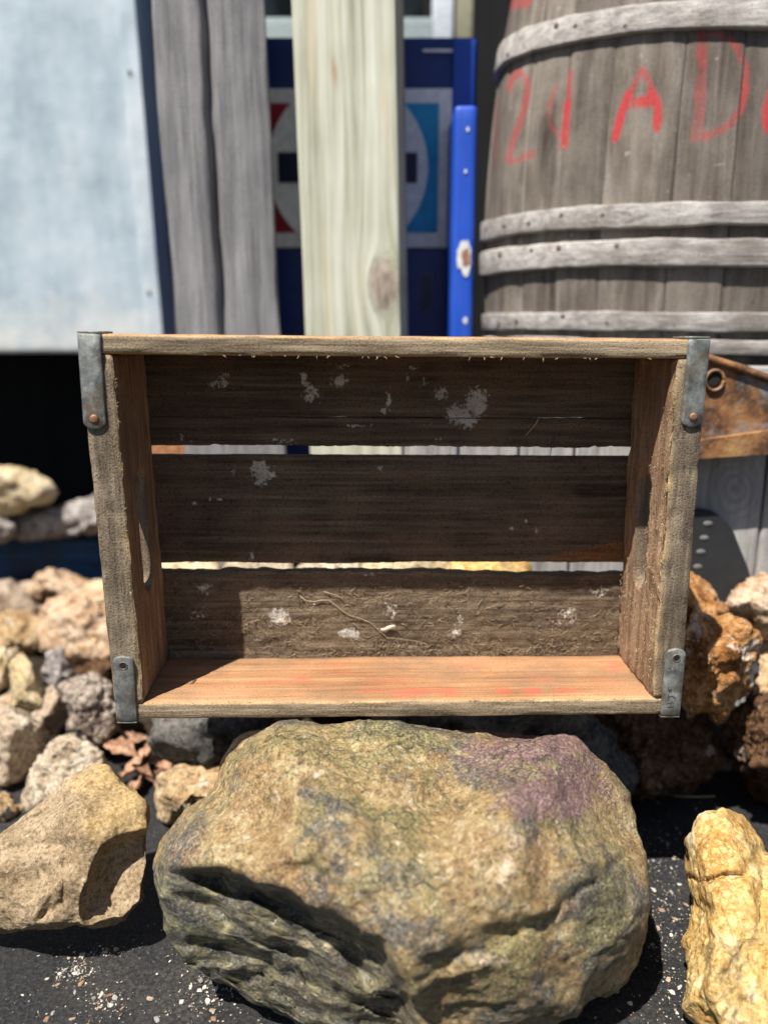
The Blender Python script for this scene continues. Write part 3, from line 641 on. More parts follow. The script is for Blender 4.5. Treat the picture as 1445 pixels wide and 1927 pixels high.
CW, CH, CD = .235, .309, .092
crate = empty('wooden_crate', (.0095, .5765 + .009, .2105), 'old wooden bottle crate on its side with metal corner straps, standing on the boulder', 'crate', (0, R(.5), R(2.2)))
CM = Matrix.Translation(crate.location) @ crate.rotation_euler.to_matrix().to_4x4(); CMI = np.array(CM.inverted()); CMA = np.array(CM)
def loc_px(P): 
    Q = np.c_[np.asarray(P), np.ones(len(P))] @ CMA.T
    return to_px(Q[:, :3])
def crate_local(p): return (CMI @ np.append(p, 1))[:3]

def blobs(u, v, spots): 
    m = np.zeros(len(u)) - .35
    for cu, cv, ru, rv, s in spots:
        m = np.maximum(m, s * (1.3 - .75 * np.hypot((u - cu) / ru, (v - cv) / rv)))
    return np.clip(m, -.35, 1)
# long boards
def long_board(z0, z1, name, seed, red=None):
    V, F, N = rbox(-CW, CW, 0, CD, z0, z1, 150, 16, 5, .0022, .0007, (12, 50, 90), seed, .0016)
    wx = sstep(.3, .8, -N[:, 1]); ed = np.exp(-((V[:, 1] - .0006) / .0022) ** 2) * (N[:, 1] < .2) * (np.abs(N[:, 2]) > .25)
    u, v = loc_px(V); rd = np.zeros(len(V))
    if red is not None: rd = np.clip(blobs(u, v, red), 0, 1) * (N[:, 2] > .5)
    return mesh_obj(name, V, F, W_side, crate, attrs={'weather': wx, 'edge': ed, 'red': rd})
reds = [(510, 1283, 75, 7, .75), (560, 1278, 25, 12, .6), (720, 1283, 60, 8, .55), (690, 1301, 60, 7, .6), (775, 1302, 50, 7, .9), (830, 1302, 26, 7, 1), (740, 1310, 35, 5, .6), (937, 1301, 18, 8, .9), (990, 1301, 20, 8, 1), (1055, 1300, 30, 8, .75),
        (1145, 1255, 25, 12, .7), (1120, 1285, 60, 7, .5), (870, 1250, 120, 12, .45), (620, 1250, 90, 10, .4), (1010, 1280, 60, 8, .5), (640, 1268, 90, 6, .45)]
long_board(0, .0145, 'bottom_board', 1, reds)
tb = long_board(CH - .0145, CH, 'top_board', 2)

# end boards with hand slots
def end_board(x0, x1, slot_c, slot_len, slot_w, seed, inner):
    z0, z1 = .0149, CH - .0149
    def stadium(a):
        # distance from the slot centre to its rim in direction a (y, z)
        dy, dz = math.cos(a), math.sin(a); r = slot_w / 2; hl = slot_len / 2 - r
        lo_, hi_ = 0, .2
        for _ in range(40):
            m = (lo_ + hi_) / 2; y, z = m * dy, m * dz
            d = math.hypot(y, max(abs(z) - hl, 0)) - r
            lo_, hi_ = (m, hi_) if d < 0 else (lo_, m)
        return lo_
    cy, cz = slot_c
    # sample the outer rectangle
    ny, nz = 14, 70
    ys = np.linspace(0, CD, ny + 1); zs = np.linspace(z0, z1, nz + 1)
    rim = [(y, z0) for y in ys[:-1]] + [(CD, z) for z in zs[:-1]] + [(y, z1) for y in ys[::-1][:-1]] + [(0, z) for z in zs[::-1][:-1]]
    n_ = len(rim); V = []; F = []; lay = []
    S = []
    for y, z in rim:
        a = math.atan2(z - cz, y - cy); s = stadium(a); S.append((cy + s * math.cos(a), cz + s * math.sin(a)))
    fr = [0, .04, .12, .25, .4, .55, .7, .85, .95, 1]     # rim -> slot
    rr = .0016
    def ring(x, pts):
        o = len(V)
        for p in pts: V.append((x, p[0], p[1]))
        return o
    rings = []
    cen = np.array([CD / 2, (z0 + z1) / 2])
    def blend(f): return [((1 - f) * p[0] + f * q[0], (1 - f) * p[1] + f * q[1]) for p, q in zip(rim, S)]
    def shrink(e): return [(min(max(p[0], e), CD - e), min(max(p[1], z0 + e), z1 - e)) for p in rim]
    seq = []
    seq.append(ring(x1, blend(1)) if False else None)
    order = []
    for f in fr[::-1]: order.append((x0, blend(f) if f > 0 else shrink(rr)))
    order += [(x0 + .4 * rr, shrink(.3 * rr)), (x0 + rr, rim)]
    for q in np.linspace(x0 + rr, x1 - rr, 5)[1:-1]: order.append((q, rim))
    order += [(x1 - rr, rim), (x1 - .4 * rr, shrink(.3 * rr))]
    for f in fr: order.append((x1, blend(f) if f > 0 else shrink(rr)))
    for q in np.linspace(x1, x0, 6)[1:-1]: order.append((q, blend(1)))
    rings = [ring(x, p) for x, p in order]
    for i in range(len(rings)):
        a, b = rings[i], rings[(i + 1) % len(rings)]
        for j in range(n_): F.append((a + j, a + (j + 1) % n_, b + (j + 1) % n_, b + j))
    V = np.array(V); 
    Fa = np.array(F); T = np.concatenate([Fa[:, :3], Fa[:, [0, 2, 3]]]); N = vnormals(V, T)
    rough = np.where(N[:, 0] * inner < -.3, .0022 if inner > 0 else .0008, .0005)
    V2 = V + N * (fbm(V * np.array([60, 120, 40]) + seed, 4) * rough)[:, None]
    fe = np.exp(-((V[:, 1]) / .004) ** 2)
    V2[:, 1] += fe * np.clip(fbm(V * np.array([50, 50, 60]) + seed * 2, 4), 0, 1) * .0022
    wx = sstep(.4, .85, -N[:, 1]) * (V[:, 1] < .01)
    wx = np.maximum(wx, ((np.abs(N[:, 0]) < .5) & (np.abs(V[:, 1] - slot_c[0]) < .022) & (np.abs(V[:, 2] - slot_c[1]) < .06)) * .8)
    inn = (N[:, 0] * inner < -.3)
    ed = np.exp(-((V[:, 1] - .0008) / .0025) ** 2) * inn
    ed = np.maximum(ed, np.exp(-((V[:, 1]) / .003) ** 2) * np.exp(-((V[:, 0] - (x1 if inner < 0 else x0)) / .0022) ** 2))
    return mesh_obj('end_board', V2, F, W_end, crate, attrs={'weather': wx, 'edge': ed})
eb_l = end_board(-CW, -CW + .0235, (.046, .150), .104, .029, 3, -1)
eb_r = end_board(CW - .0235, CW, (.050, .148), .104, .029, 4, 1)

# back slats
paint_spots = [(418, 718, 22, 16, .6), (400, 725, 10, 12, .6), (585, 740, 14, 18, .75), (572, 710, 8, 14, .6), (640, 716, 15, 11, .95), (645, 690, 12, 6, .7), (733, 750, 8, 22, .5), (722, 773, 5, 7, .9), (672, 801, 28, 4, .6), (770, 712, 7, 14, .6),
               (780, 692, 10, 5, .7), (802, 718, 15, 9, .5), (829, 740, 13, 13, .95), (860, 780, 22, 20, 1), (895, 760, 22, 24, 1), (880, 790, 14, 14, .9), (345, 826, 18, 12, .55), (525, 830, 30, 7, .55), (828, 826, 10, 4, .6), (800, 800, 20, 4, .4),
               (490, 888, 20, 22, 1), (485, 905, 10, 8, .8), (709, 881, 8, 9, .7), (437, 886, 5, 9, .6), (392, 939, 10, 5, .6), (411, 940, 5, 5, 1), (468, 1044, 5, 9, .7), (960, 995, 6, 4, .8), (985, 980, 6, 4, .8), (1005, 997, 4, 6, .8), (362, 948, 6, 5, .6)]
paint3 = [(518, 1160, 18, 14, 1), (645, 1192, 18, 9, .9), (660, 1196, 10, 7, .8), (725, 1140, 14, 24, .45), (585, 1145, 8, 14, .5), (380, 1108, 16, 14, .5), (370, 1157, 18, 12, .45), (860, 1170, 12, 26, .45), (895, 1140, 10, 20, .4), (1120, 1112, 18, 14, .5),
          (1060, 1160, 30, 20, .5), (850, 1192, 16, 8, .6), (690, 1080, 14, 4, .6), (730, 1150, 6, 20, .6)]
def slat(x0, x1, segs, mat, seed, spots, fresh=None, edgew=.0014):
    Vs = []; Fs = []; A = []; B = []
    for (z0, z1, nz, fz) in segs:
        V, F, N = rbox(x0, x1, CD + .0006, CD + .0115, z0, z1, 190, 3, nz, .0012, .0006 if seed != 7 else .0013, (10, 60, 70) if seed != 7 else (60, 90, 130), seed, .0012)
        t = (V[:, 2] - z0) / (z1 - z0)
        V[:, 2] += (1 - t) * fz[0](V[:, 0]) + t * fz[1](V[:, 0])
        u, v = loc_px(V); A.append(blobs(u, v, spots)); B.append(np.zeros(len(V)) if fresh is None else fresh(u, v))
        o = sum(len(q) for q in Vs); Vs.append(V); Fs += [tuple(i + o for i in f) for f in F]
    return mesh_obj('slat', np.concatenate(Vs), Fs, mat, crate, attrs={'paint': np.concatenate(A), 'fresh': np.concatenate(B)})
wob = lambda s, a: (lambda x: fbm(np.stack([x * 9, x * 0 + s, x * 0], 1), 4) * a + np.clip(fbm(np.stack([x * 130, x * 0 + s, x * 0], 1), 3), 0, 1) * a * .9)
zero = lambda x: x * 0
crk = lambda sg: (lambda x: sg * (.00042 * sstep(.04, .2, x) + .00004) + fbm(np.stack([x * 16, x * 0 + 3, x * 0], 1), 4) * .0014)
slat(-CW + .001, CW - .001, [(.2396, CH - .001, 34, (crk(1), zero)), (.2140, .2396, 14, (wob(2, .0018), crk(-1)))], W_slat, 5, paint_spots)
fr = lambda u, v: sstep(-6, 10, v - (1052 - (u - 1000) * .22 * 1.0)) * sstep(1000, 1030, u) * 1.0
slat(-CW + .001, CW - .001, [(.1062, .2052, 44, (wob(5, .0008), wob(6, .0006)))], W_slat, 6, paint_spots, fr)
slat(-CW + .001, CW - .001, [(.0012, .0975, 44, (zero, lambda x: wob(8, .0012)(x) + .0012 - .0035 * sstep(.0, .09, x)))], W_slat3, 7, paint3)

# straps
def strap(cx, ztop, up, width, length, riv, tilt):
    """plate on the front face, folded over the outer edge; up=+1 when it comes down from the top"""
    n_ = 12; w2 = width / 2
    out = [(-w2, 0), (-w2, -length + w2 * .62)] + [(-w2 * math.cos(a), -length + w2 * .62 - w2 * .62 * math.sin(a)) for a in np.linspace(0, math.pi, n_)[1:-1]] + [(w2, -length + w2 * .62), (w2, 0)]
    P = np.array(out); P[:, 1] *= up
    if up < 0: P = P[::-1]
    # resample the long sides so that the plate can bulge
    pts = []
    for a, b in zip(P, np.roll(P, -1, 0)):
        m = max(1, int(np.linalg.norm(b - a) / .004))
        for i in range(m): pts.append(a + (b - a) * i / m)
    pts = np.array(pts); n2 = len(pts)
    cen = np.array([0, -up * length * .5])
    rr_ = [(-.0001, 1), (-.0016, 1), (-.0021, .94), (-.0021, .6), (-.0020, .25)]
    V = []; F = []
    for y, s in rr_:
        for p in pts:
            q = np.array([p[0] * s, cen[1] + (p[1] - cen[1]) * (s if s < .9 else 1 - (1 - s) * .35)])
            V.append((q[0], y - .0006 * math.cos(q[0] / w2 * 1.5) * (y < -.001), q[1]))
    for k_ in range(len(rr_) - 1):
        for i in range(n2): F.append((k_ * n2 + i, k_ * n2 + (i + 1) % n2, (k_ + 1) * n2 + (i + 1) % n2, (k_ + 1) * n2 + i))
    F.append(tuple(range((len(rr_) - 1) * n2, len(rr_) * n2)))
    # fold running back over the board
    zt = up * .0006
    Vb, Fb, _ = rbox(-w2, w2, -.0021, .030, min(zt, zt + up * .0016), max(zt, zt + up * .0016), 3, 6, 1, .0006, .0002)
    V, F = join([(V, F), (Vb, Fb)])
    o = mesh_obj('corner_strap', V, F, M_strap, crate, loc=(cx, 0, ztop)); o.rotation_euler = (0, tilt, 0)
    zr = -up * (length - w2 * .95)
    if riv: 
        Vr, Fr = disc(.0033, .0014); mesh_obj('rivet', Vr, Fr, M_rivet, o, loc=(.0002, -.0026, zr))
    else:
        Vr, Fr = disc(.0027, .0003); mesh_obj('nail_hole', Vr, Fr, M_hole, o, loc=(.0004, -.0026, zr))
        q = np.linspace(0, 2 * math.pi, 20, endpoint=False)
        Vr, Fr = tube([(.0031 * math.cos(a), 0, .0031 * math.sin(a)) for a in q] + [(.0031, 0, 0)], .0005, 6)
        mesh_obj('hole_rim', Vr, Fr, M_strap, o, loc=(.0004, -.0027, zr))
    return o
strap(-CW + .0088, CH, 1, .0165, .0695, True, R(.4))
strap(CW - .0082, CH, 1, .0165, .066, True, R(-.3))
strap(-CW + .0095, 0, -1, .0165, .057, False, R(.2))
s4 = strap(CW - .0088, 0, -1, .0165, .060, False, R(-.4))
M_ink = plainmat('pencil mark', (.02, .02, .025))
mk = []
for pts in ([(.000, .0118), (.0052, .0122)], [(.0004, .0080), (.0060, .0084)], [(.0030, .0084), (.0032, .0120)], [(.0002, .0175), (.0035, .0182), (.0062, .0166)], [(.0002, .0148), (.0008, .0186), (-.0001, .0205)],
            [(.0002, .0230), (.0016, .0245), (.0030, .0236), (.0022, .0222), (.0004, .0226), (.0000, .0262)]):
    mk.append(tube([(x - .004, -.00285, z) for x, z in pts], .00022, 5))
V, F = join(mk); mesh_obj('pencil_mark', V, F, M_ink, s4)

# the old crate is racked: its lower half leans a few millimetres to the right
for o in [c for c in crate.children]:
    if o.name.startswith('corner_strap'): o.location.x += .0068 * (.78 - o.location.z / CH)
    else:
        for v_ in o.data.vertices: v_.co.x += .0068 * (.78 - v_.co.z / CH)
# splinters and fibres
def strands(name, items, mat, parent=None, label=None):
    """items: (start, direction, length, radius, curl seed)"""
    parts = []
    for p, d, L, r_, sd in items:
        q = random.Random(sd); p = np.array(p, float); d = np.array(d, float); d /= np.linalg.norm(d) + 1e-9
        k_ = 5; pts = []; dd = d.copy()
        for i in range(k_):
            pts.append(p.copy()); dd = dd + np.array([q.gauss(0, .42), q.gauss(0, .12), q.gauss(0, .42)]); dd /= np.linalg.norm(dd); p = p + dd * L / (k_ - 1)
        parts.append(tube(pts, [r_, r_, r_ * .8, r_ * .6, r_ * .2], 4, False))
    V, F = join(parts)
    if parent is None: V = (np.c_[np.array(V), np.ones(len(V))] @ CMA.T)[:, :3]
    o = mesh_obj(name, V, F, mat, parent)
    return tag(o, label, None, None, 'stuff')
M_fib = plainmat('wood fibre', (.36, .265, .165)); M_fib2 = plainmat('dark fibre', (.10, .07, .045)); M_fib3 = plainmat('pale splinter', (.52, .40, .22))
rnd = random.Random(21); it = []; it2 = []
for i in range(2600):
    u = rnd.uniform(325, 1165); v = rnd.uniform(1090, 1232) if rnd.random() < .7 else rnd.gauss(1225, 8)
    if v > 1236 or v < 1086: continue
    q = rnd.random()
    p = crate_local(at_y(u, v, .678)); p[1] = CD + .0002
    if fbm(np.array([[u * .012, v * .02, 1.]]), 3)[0] < -.12 and rnd.random() < .8: continue
    a = rnd.gauss(0, .7); rec = (p, (math.cos(a) * rnd.choice((-1, 1)), -.12, math.sin(a)), rnd.uniform(.002, .013) * rnd.uniform(.5, 1), rnd.uniform(.00012, .00032), i)
    (it if q < .5 else it2).append(rec)
strands('root_fibres', it, M_fib, None, 'tangled tan root fibres stuck on the lowest slat inside crate')
strands('dirt_fibres', it2, M_fib2, None, 'dark matted dirt fibres stuck on the lowest slat inside crate')
it = []
for i in range(420):    # torn fibres of the right end board
    y = rnd.uniform(.002, .085); z = rnd.uniform(.03, .28)
    if abs(y - .05) < .017 and abs(z - .15) < .055: continue
    it.append(((CW - .0237, y, z), (-.35, rnd.gauss(-.4, .3), rnd.gauss(-.8, .3)), rnd.uniform(.0012, .005), rnd.uniform(.00012, .0003), i + 3000))
strands('torn_fibre', it, M_fib, crate)
it = []
for i in range(150):
    e = rnd.random()
    if e < .35: p = (CW - .0235 + rnd.uniform(-.0006, .001), .0006, rnd.uniform(.02, .28)); d = (-.6, -.6, rnd.gauss(0, .6))
    elif e < .6: p = (-CW + .0235, .0006, rnd.uniform(.02, .28)); d = (.6, -.5, rnd.gauss(0, .6))
    elif e < .8: p = (rnd.uniform(-.2, .2), .0006, CH - .0145); d = (rnd.gauss(0, 1), -.4, -.5)
    else: p = (rnd.uniform(-.2, .2), .0006, .0145); d = (rnd.gauss(0, 1), -.4, .5)
    it.append((p, d, rnd.uniform(.0012, .0042), rnd.uniform(.00012, .00028), i + 6000))
strands('edge_splinter', it, M_fib3, crate)
# the long dry root, a curl of bark, the little pellet, the long splinter
M_root = plainmat('dry root', (.40, .31, .21))
def twig(name, pts, r0, mat, label, cat, yl=CD - .0012):
    P = []
    for u, v in pts: p = crate_local(at_y(u, v, .676)); p[1] = yl; P.append((CMA @ np.append(p, 1))[:3])
    rr_ = [r0 * (1 - .6 * i / len(P)) for i in range(len(P))]
    V, F = tube(P, rr_, 6); b = np.array(P).mean(0); return tag(mesh_obj(name, np.array(V) - b, F, mat, loc=b), label, cat)
twig('dry_root', [(565, 1120), (575, 1128), (590, 1131), (605, 1128), (618, 1128), (630, 1136), (643, 1148), (660, 1158), (680, 1164), (698, 1172), (712, 1186), (728, 1200), (750, 1203), (775, 1206), (800, 1212)], .00042, M_root, 'long pale dry root lying across the lowest slat', 'root')
twig('dry_root', [(610, 1112), (622, 1116), (636, 1120), (648, 1130)], .0005, M_fib, 'short thin brown root above the long pale root', 'root')
twig('splinter', [(1017, 786), (1012, 797), (1003, 807), (992, 820)], .0008, M_fib, 'thick pale straw hanging on the top slat', 'straw')
twig('splinter', [(1047, 822), (1043, 835), (1040, 850), (1036, 868)], .0005, M_fib2, 'thin dark straw across the upper slat gap', 'straw', CD - .0006)
p = crate_local(at_z(358, 1283, .2255)); Vp, Fp = tube([(0, 0, 0), (.002, .002, .0002), (.003, .006, .0004), (.0032, .0085, .0003)], [.0006, .0013, .0012, .0006], 8)
tag(mesh_obj('pellet', Vp, Fp, M_fib2, loc=at_z(357, 1288, .2262)), 'small dark pellet on the bottom board at the shadow edge', 'pellet')
p = crate_local(at_y(728, 1182, .676)); b = (CMA @ np.array([p[0], CD - .003, p[2], 1]))[:3]
V, F0 = extrude_outline([(-.009, -.0015), (-.004, -.0035), (.002, -.0022), (.006, .0006), (.0115, .0042), (.008, .0050), (.004, .0040), (.000, .0028), (-.003, .0005), (-.006, .0002)], -.0008, .0004, .0003); V = np.array(V) * .75; V[:, 1] -= 14 * V[:, 0] ** 2 * (V[:, 0] > 0) - .0005
tag(mesh_obj('bark_flake', V, F0, plainmat('pale bark', (.6, .5, .38)), loc=b), 'pale curled flake beside the long root', 'flake')
tag(mesh_obj('dry_twig', *tube([at_z(1268, 1499, .006), at_z(1300, 1500, .008), at_z(1345, 1499, .006)], .0012, 6), M_fib), 'thin brown twig on the black ground under the dark rock', 'twig')

# ------------------------------------------------------------------ posts behind the crate
def grey_extra(t, col):
    return t.mix(t.attr('crack'), col, (.012, .011, .011))
W_grey = wood('weathered grey plank', (.10, .098, .105), (.215, .21, .215), (.34, .33, .335), 2, (3, 70), .5, grey_extra, bump=1, bdist=.003, fine=260)
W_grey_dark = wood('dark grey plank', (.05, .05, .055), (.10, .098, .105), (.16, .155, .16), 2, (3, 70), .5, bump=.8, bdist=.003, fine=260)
def ring_extra(t, col):
    return t.mix(t.attr('ring'), col, (.13, .12, .11))
W_fence = wood('silver grey plank', (.15, .14, .13), (.31, .30, .29), (.47, .455, .44), 2, (4, 60), .4, ring_extra, bump=.8, bdist=.003, fine=240)
def knot_extra(t, col):
    k = t.attr('knot')
    col = t.mix(t.ramp(t.math('ADD', k, t.math('MULTIPLY', t.math('SUBTRACT', t.noise(45, 4, .6), .5), .5)), [(.12, 0), (.5, .8), (.9, .95)]), col, t.ramp(t.noise(1, 4, .6, t.scale((130, 130, 50))), [(.35, (.14, .10, .075)), (.65, (.34, .28, .23))]))
    return t.mix(t.attr('scar'), col, (.30, .16, .08))
def post_mat():
    t = NT('pale treated post', .8, 0, .2)
    cb = t.n.new('ShaderNodeCombineXYZ'); sx = t.n.new('ShaderNodeSeparateXYZ'); t.l(t.raw, sx.inputs[0])
    t.l(t.math('MULTIPLY', t.attr('gx'), 85.0), cb.inputs[0]); t.l(t.math('MULTIPLY', sx.outputs[1], 60.0), cb.inputs[1]); t.l(t.math('MULTIPLY', sx.outputs[2], 2.2), cb.inputs[2])
    g = t.noise(1, 6, .62, cb.outputs[0], .5); f = t.noise(1, 4, .6, t.scale((300, 300, 12))); b = t.noise(12, 5, .6)
    v = t.math('ADD', t.math('MULTIPLY', g, .7), t.math('ADD', t.math('MULTIPLY', f, .15), t.math('MULTIPLY', b, .15)))
    col = t.ramp(v, [(.32, (.20, .195, .14)), (.45, (.37, .37, .285)), (.55, (.47, .475, .39)), (.70, (.60, .605, .53))])
    col = t.mix(t.ramp(t.noise(1, 4, .6, t.scale((40, 40, 3))), [(.60, 0), (.72, .5)]), col, (.56, .44, .30))
    col = knot_extra(t, col)
    return t.out(col, t.bump(g, .003, .5))
W_post = post_mat()

YP = 1.05
pl = at_y(333, 620, YP); pr = at_y(527, 620, YP); wd = pr[0] - pl[0]
V, F, N = rbox(-wd / 2, wd / 2, 0, .13, 0, 1.5, 46, 8, 190, .004, .0016, (30, 30, 6), 31, .003)
ku, kv = to_px(V + np.array([(pl[0] + pr[0]) / 2, YP, 0]))
cl = .45 * wd - wd / 2 + .006 * fbm(np.stack([V[:, 2] * 6, V[:, 2] * 0, V[:, 2] * 0 + 2], 1), 3) + .010 * (V[:, 2] - .55)
ck = np.exp(-((V[:, 0] - cl) / .0045) ** 2) * (N[:, 1] < -.5) * sstep(.38, .6, V[:, 2])
V[:, 1] += ck * .022
V[:, 1] += (V[:, 0] < cl) * (N[:, 1] < -.4) * .004
post = mesh_obj('plank', V, F, W_grey, loc=((pl[0] + pr[0]) / 2, YP, 0), attrs={'crack': ck * 0})
post.rotation_euler = (0, R(-1.0), R(8.5)); post.location.x += .009
tag(post, 'weathered grey plank with a long split beside the pale cabinet', 'plank')

pl = at_y(569, 620, YP - .005); pr = at_y(749, 620, YP - .005); wd = pr[0] - pl[0]
V, F, N = rbox(0, wd / math.cos(R(8)), 0, .09, 0, 1.5, 40, 14, 170, .003, .0006, (20, 20, 4), 33, .001)
W0 = V + np.array([pl[0], YP, 0]); ku, kv = to_px(W0)
gk = np.exp(-(((ku - 722) / 26) ** 2 + ((kv - 535 - (ku - 720) * .2) / 45) ** 2)) * (N[:, 1] < .3)
sc_ = np.exp(-(((ku - 636 - (kv - 140) * .12) / 5) ** 2 + ((kv - 140) / 26) ** 2)) * (N[:, 1] < -.5)
V[:, 1] -= .003 * gk
kc = np.array([(722 - 569) / 180 * wd, at_y(722, 540, YP)[2]]); ex, ez = V[:, 0] - kc[0], (V[:, 2] - kc[1]) / 1.9; rr2 = ex ** 2 + ez ** 2; aa = .020
gxx = np.where(rr2 > aa ** 2, ex * (1 - .92 * aa ** 2 / np.maximum(rr2, aa ** 2)), np.sqrt(rr2) * .5 + .3) + kc[0]
gk = np.clip(1.25 - np.sqrt(rr2) / aa, 0, 1) * (N[:, 1] < .3)
post2 = mesh_obj('post', V, F, W_post, loc=(pl[0] + .014, YP - .005, 0), attrs={'knot': gk, 'scar': sc_ * .8, 'gx': gxx})
post2.rotation_euler = (0, R(-1.2), R(-8)); 
tag(post2, 'pale greenish square wooden post with a dark knot', 'post')

# ------------------------------------------------------------------ pale metal cabinet on legs
def cab_mat():
    t = NT('pale painted metal', .45, 0, .5)
    a = t.noise(1, 6, .6, t.scale((7, 7, 1.6))); b = t.noise(30, 6, .65); c = t.attr('low')
    col = t.ramp(t.math('ADD', t.math('MULTIPLY', a, .7), t.math('MULTIPLY', t.noise(16, 6, .65), .3)), [(.36, (.25, .32, .38)), (.5, (.38, .455, .51)), (.64, (.52, .575, .61))])
    sp_ = t.math('ADD', t.math('MULTIPLY', c, .55), t.math('MULTIPLY', b, .8))
    col = t.mix(t.ramp(sp_, [(.62, 0), (.85, .6)]), col, (.42, .48, .50))
    col = t.mix(t.ramp(t.math('ADD', t.math('MULTIPLY', c, .35), t.noise(24, 7, .7)), [(.66, 0), (.95, .55)]), col, (.66, .63, .58))
    col = t.mix(t.ramp(t.noise(1, 5, .7, t.scale((240, 240, 10))), [(.66, 0), (.74, .35)]), col, (.30, .34, .37))
    return t.out(col, t.bump(t.noise(5, 3), .03, .25, t.bump(a, .002, .3)))
YC = 1.6
M_cab = cab_mat()
xr = at_y(303, 625, YC)[0]; zb = at_y(200, 664, YC)[2]
cab = empty('metal_cabinet', ((xr - .60), YC, 0), 'pale blue white metal cabinet raised on dark legs behind the crate', 'cabinet')
V, F, N = rbox(-.60, .60, 0, .5, zb, zb + 1.0, 60, 12, 80, .008, .0012, (3, 3, 3), 41)
low_ = sstep(zb + .20, zb, V[:, 2]); V[:, 0] -= (V[:, 2] - zb) * .022 * (V[:, 0] > 0); mesh_obj('body', V, F, M_cab, cab, attrs={'low': low_})
V, F, N = rbox(.572, .605, -.004, -.0005, zb + .01, zb + .99, 4, 2, 60, .0012, .0014, (40, 40, 12), 42); V[:, 0] -= (V[:, 2] - zb) * .022; mesh_obj('edge_flange', V, F, M_cab, cab, attrs={'low': sstep(zb + .3, zb, V[:, 2]) * .7})
M_dark = plainmat('black iron', (.02, .02, .022), .6)
for x in (-.56, .565):
    for y in (.05, .45):
        V, F, N = rbox(x - .02, x + .02, y - .02, y + .02, -.002, zb + .002, 2, 2, 12, .003, .0003); mesh_obj('leg', V, F, M_dark, cab)
M_cabs = plainmat('dull screw', (.30, .24, .2))
for i in (0, 2):
    Vr, Fr = disc(.0035, .003, 10); mesh_obj('screw', Vr, Fr, M_cabs, cab, loc=(.584 - .022 * (.12 + i * .2), -.0045, zb + .12 + i * .2))

# blue beam under the slabs, plank in shade, back wall
W_blue = wood('blue painted timber', (.005, .02, .05), (.01, .055, .14), (.03, .12, .28), 0, (3, 40), .3, rough=.5, bump=.5, blot=((.03, .03, .035), .8))
V, F, N = rbox(-1.25, -.30, 0, .18, 0, .128, 40, 6, 8, .006, .002, (8, 20, 20), 51, .003)
b_ = mesh_obj('timber_beam', V, F, W_blue, loc=(0, 1.47, 0)); tag(b_, 'dark blue painted timber beam lying under the grey slabs', 'beam')
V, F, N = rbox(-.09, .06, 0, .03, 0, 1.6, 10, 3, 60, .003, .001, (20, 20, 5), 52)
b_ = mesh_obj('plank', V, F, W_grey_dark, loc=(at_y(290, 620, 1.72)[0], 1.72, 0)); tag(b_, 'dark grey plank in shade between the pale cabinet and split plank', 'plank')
W_black = wood('black stained wall', (.004, .004, .005), (.008, .008, .009), (.014, .014, .015), 2, (2, 30), .2, bump=.5)  # near black base colour stands in for the deep shade back here
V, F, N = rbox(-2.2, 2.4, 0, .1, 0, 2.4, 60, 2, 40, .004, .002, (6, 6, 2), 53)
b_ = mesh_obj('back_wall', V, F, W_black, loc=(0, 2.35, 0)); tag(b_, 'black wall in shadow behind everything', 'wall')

# ------------------------------------------------------------------ blue machine with sign
def blue_mat():
    t = NT('blue enamel', .5, 0, .4); n = t.noise(12, 4); c = t.noise(55, 5, .65)
    col = t.mix(n, (.006, .045, .34), (.014, .085, .55))
    col = t.mix(t.ramp(t.noise(1, 6, .65, t.scale((60, 60, 8))), [(.5, 0), (.72, .5)]), col, (.05, .12, .42))
    col = t.mix(t.ramp(t.math('ADD', t.math('MULTIPLY', c, .6), t.math('MULTIPLY', t.noise(190, 5, .7), .4)), [(.64, 0), (.67, .9)]), col, (.4, .43, .5))
    return t.out(col, t.bump(n, .002, .2))
M_blue = blue_mat()
M_navy = plainmat('navy enamel', (.007, .028, .17), .4)
M_white = plainmat('white sign paint', (.80, .86, .92), .5); M_red = plainmat('red sign paint', (.30, .012, .03), .5); M_cyan = plainmat('cyan sign paint', (.015, .30, .60), .5); M_navy2 = plainmat('dark navy lettering', (.01, .014, .045), .5)
YB = 1.20
def px_rect(u0, u1, v0, v1, y):
    um, vm = (u0 + u1) / 2, (v0 + v1) / 2
    return at_y(u0, vm, y)[0], at_y(u1, vm, y)[0], at_y(um, v1, y)[2], at_y(um, v0, y)[2]
mach = empty('metal_cabinet', (at_y(700, 600, YB)[0], YB, 0), 'blue metal cabinet with red and blue oval sign behind the posts', 'cabinet')
ox = mach.location.x
x0, x1, z0, z1 = px_rect(440, 893, 67, 640, YB)
V, F, N = rbox(x0 - ox, x1 - ox, 0, .4, 0, z1, 20, 8, 30, .006, .0006, (5, 5, 5), 61); mesh_obj('body', V, F, M_navy, mach)
a0, a1, b0, b1 = px_rect(851, 894, 196, 640, YB - .10)
V, F, N = rbox(a0 - ox, a1 - ox, -.10, -.0008, .02, b1, 6, 6, 60, .006, .0004, (5, 5, 5), 62); mesh_obj('corner_column', V, F, M_blue, mach)
c0_, c1_, d0_, d1_ = px_rect(851, 894, 70, 194, YB - .008)
V, F, N = rbox(c0_ - ox, c1_ - ox, -.008, -.0008, b1 + .001, d1_, 6, 4, 20, .006, .0004, (5, 5, 5), 63); mesh_obj('upper_column', V, F, M_blue, mach)
M_chip = plainmat('rust chip', (.28, .14, .08)); M_chipw = plainmat('white primer', (.62, .62, .62))
p = at_y(874, 483, YB - .101)
def blob_plate(rx, rz, n_=18, sd=0):
    q = random.Random(sd); return [(rx * math.cos(a) * q.uniform(.6, 1.2), rz * math.sin(a) * q.uniform(.65, 1.15)) for a in np.linspace(0, 2 * math.pi, n_, endpoint=False)]
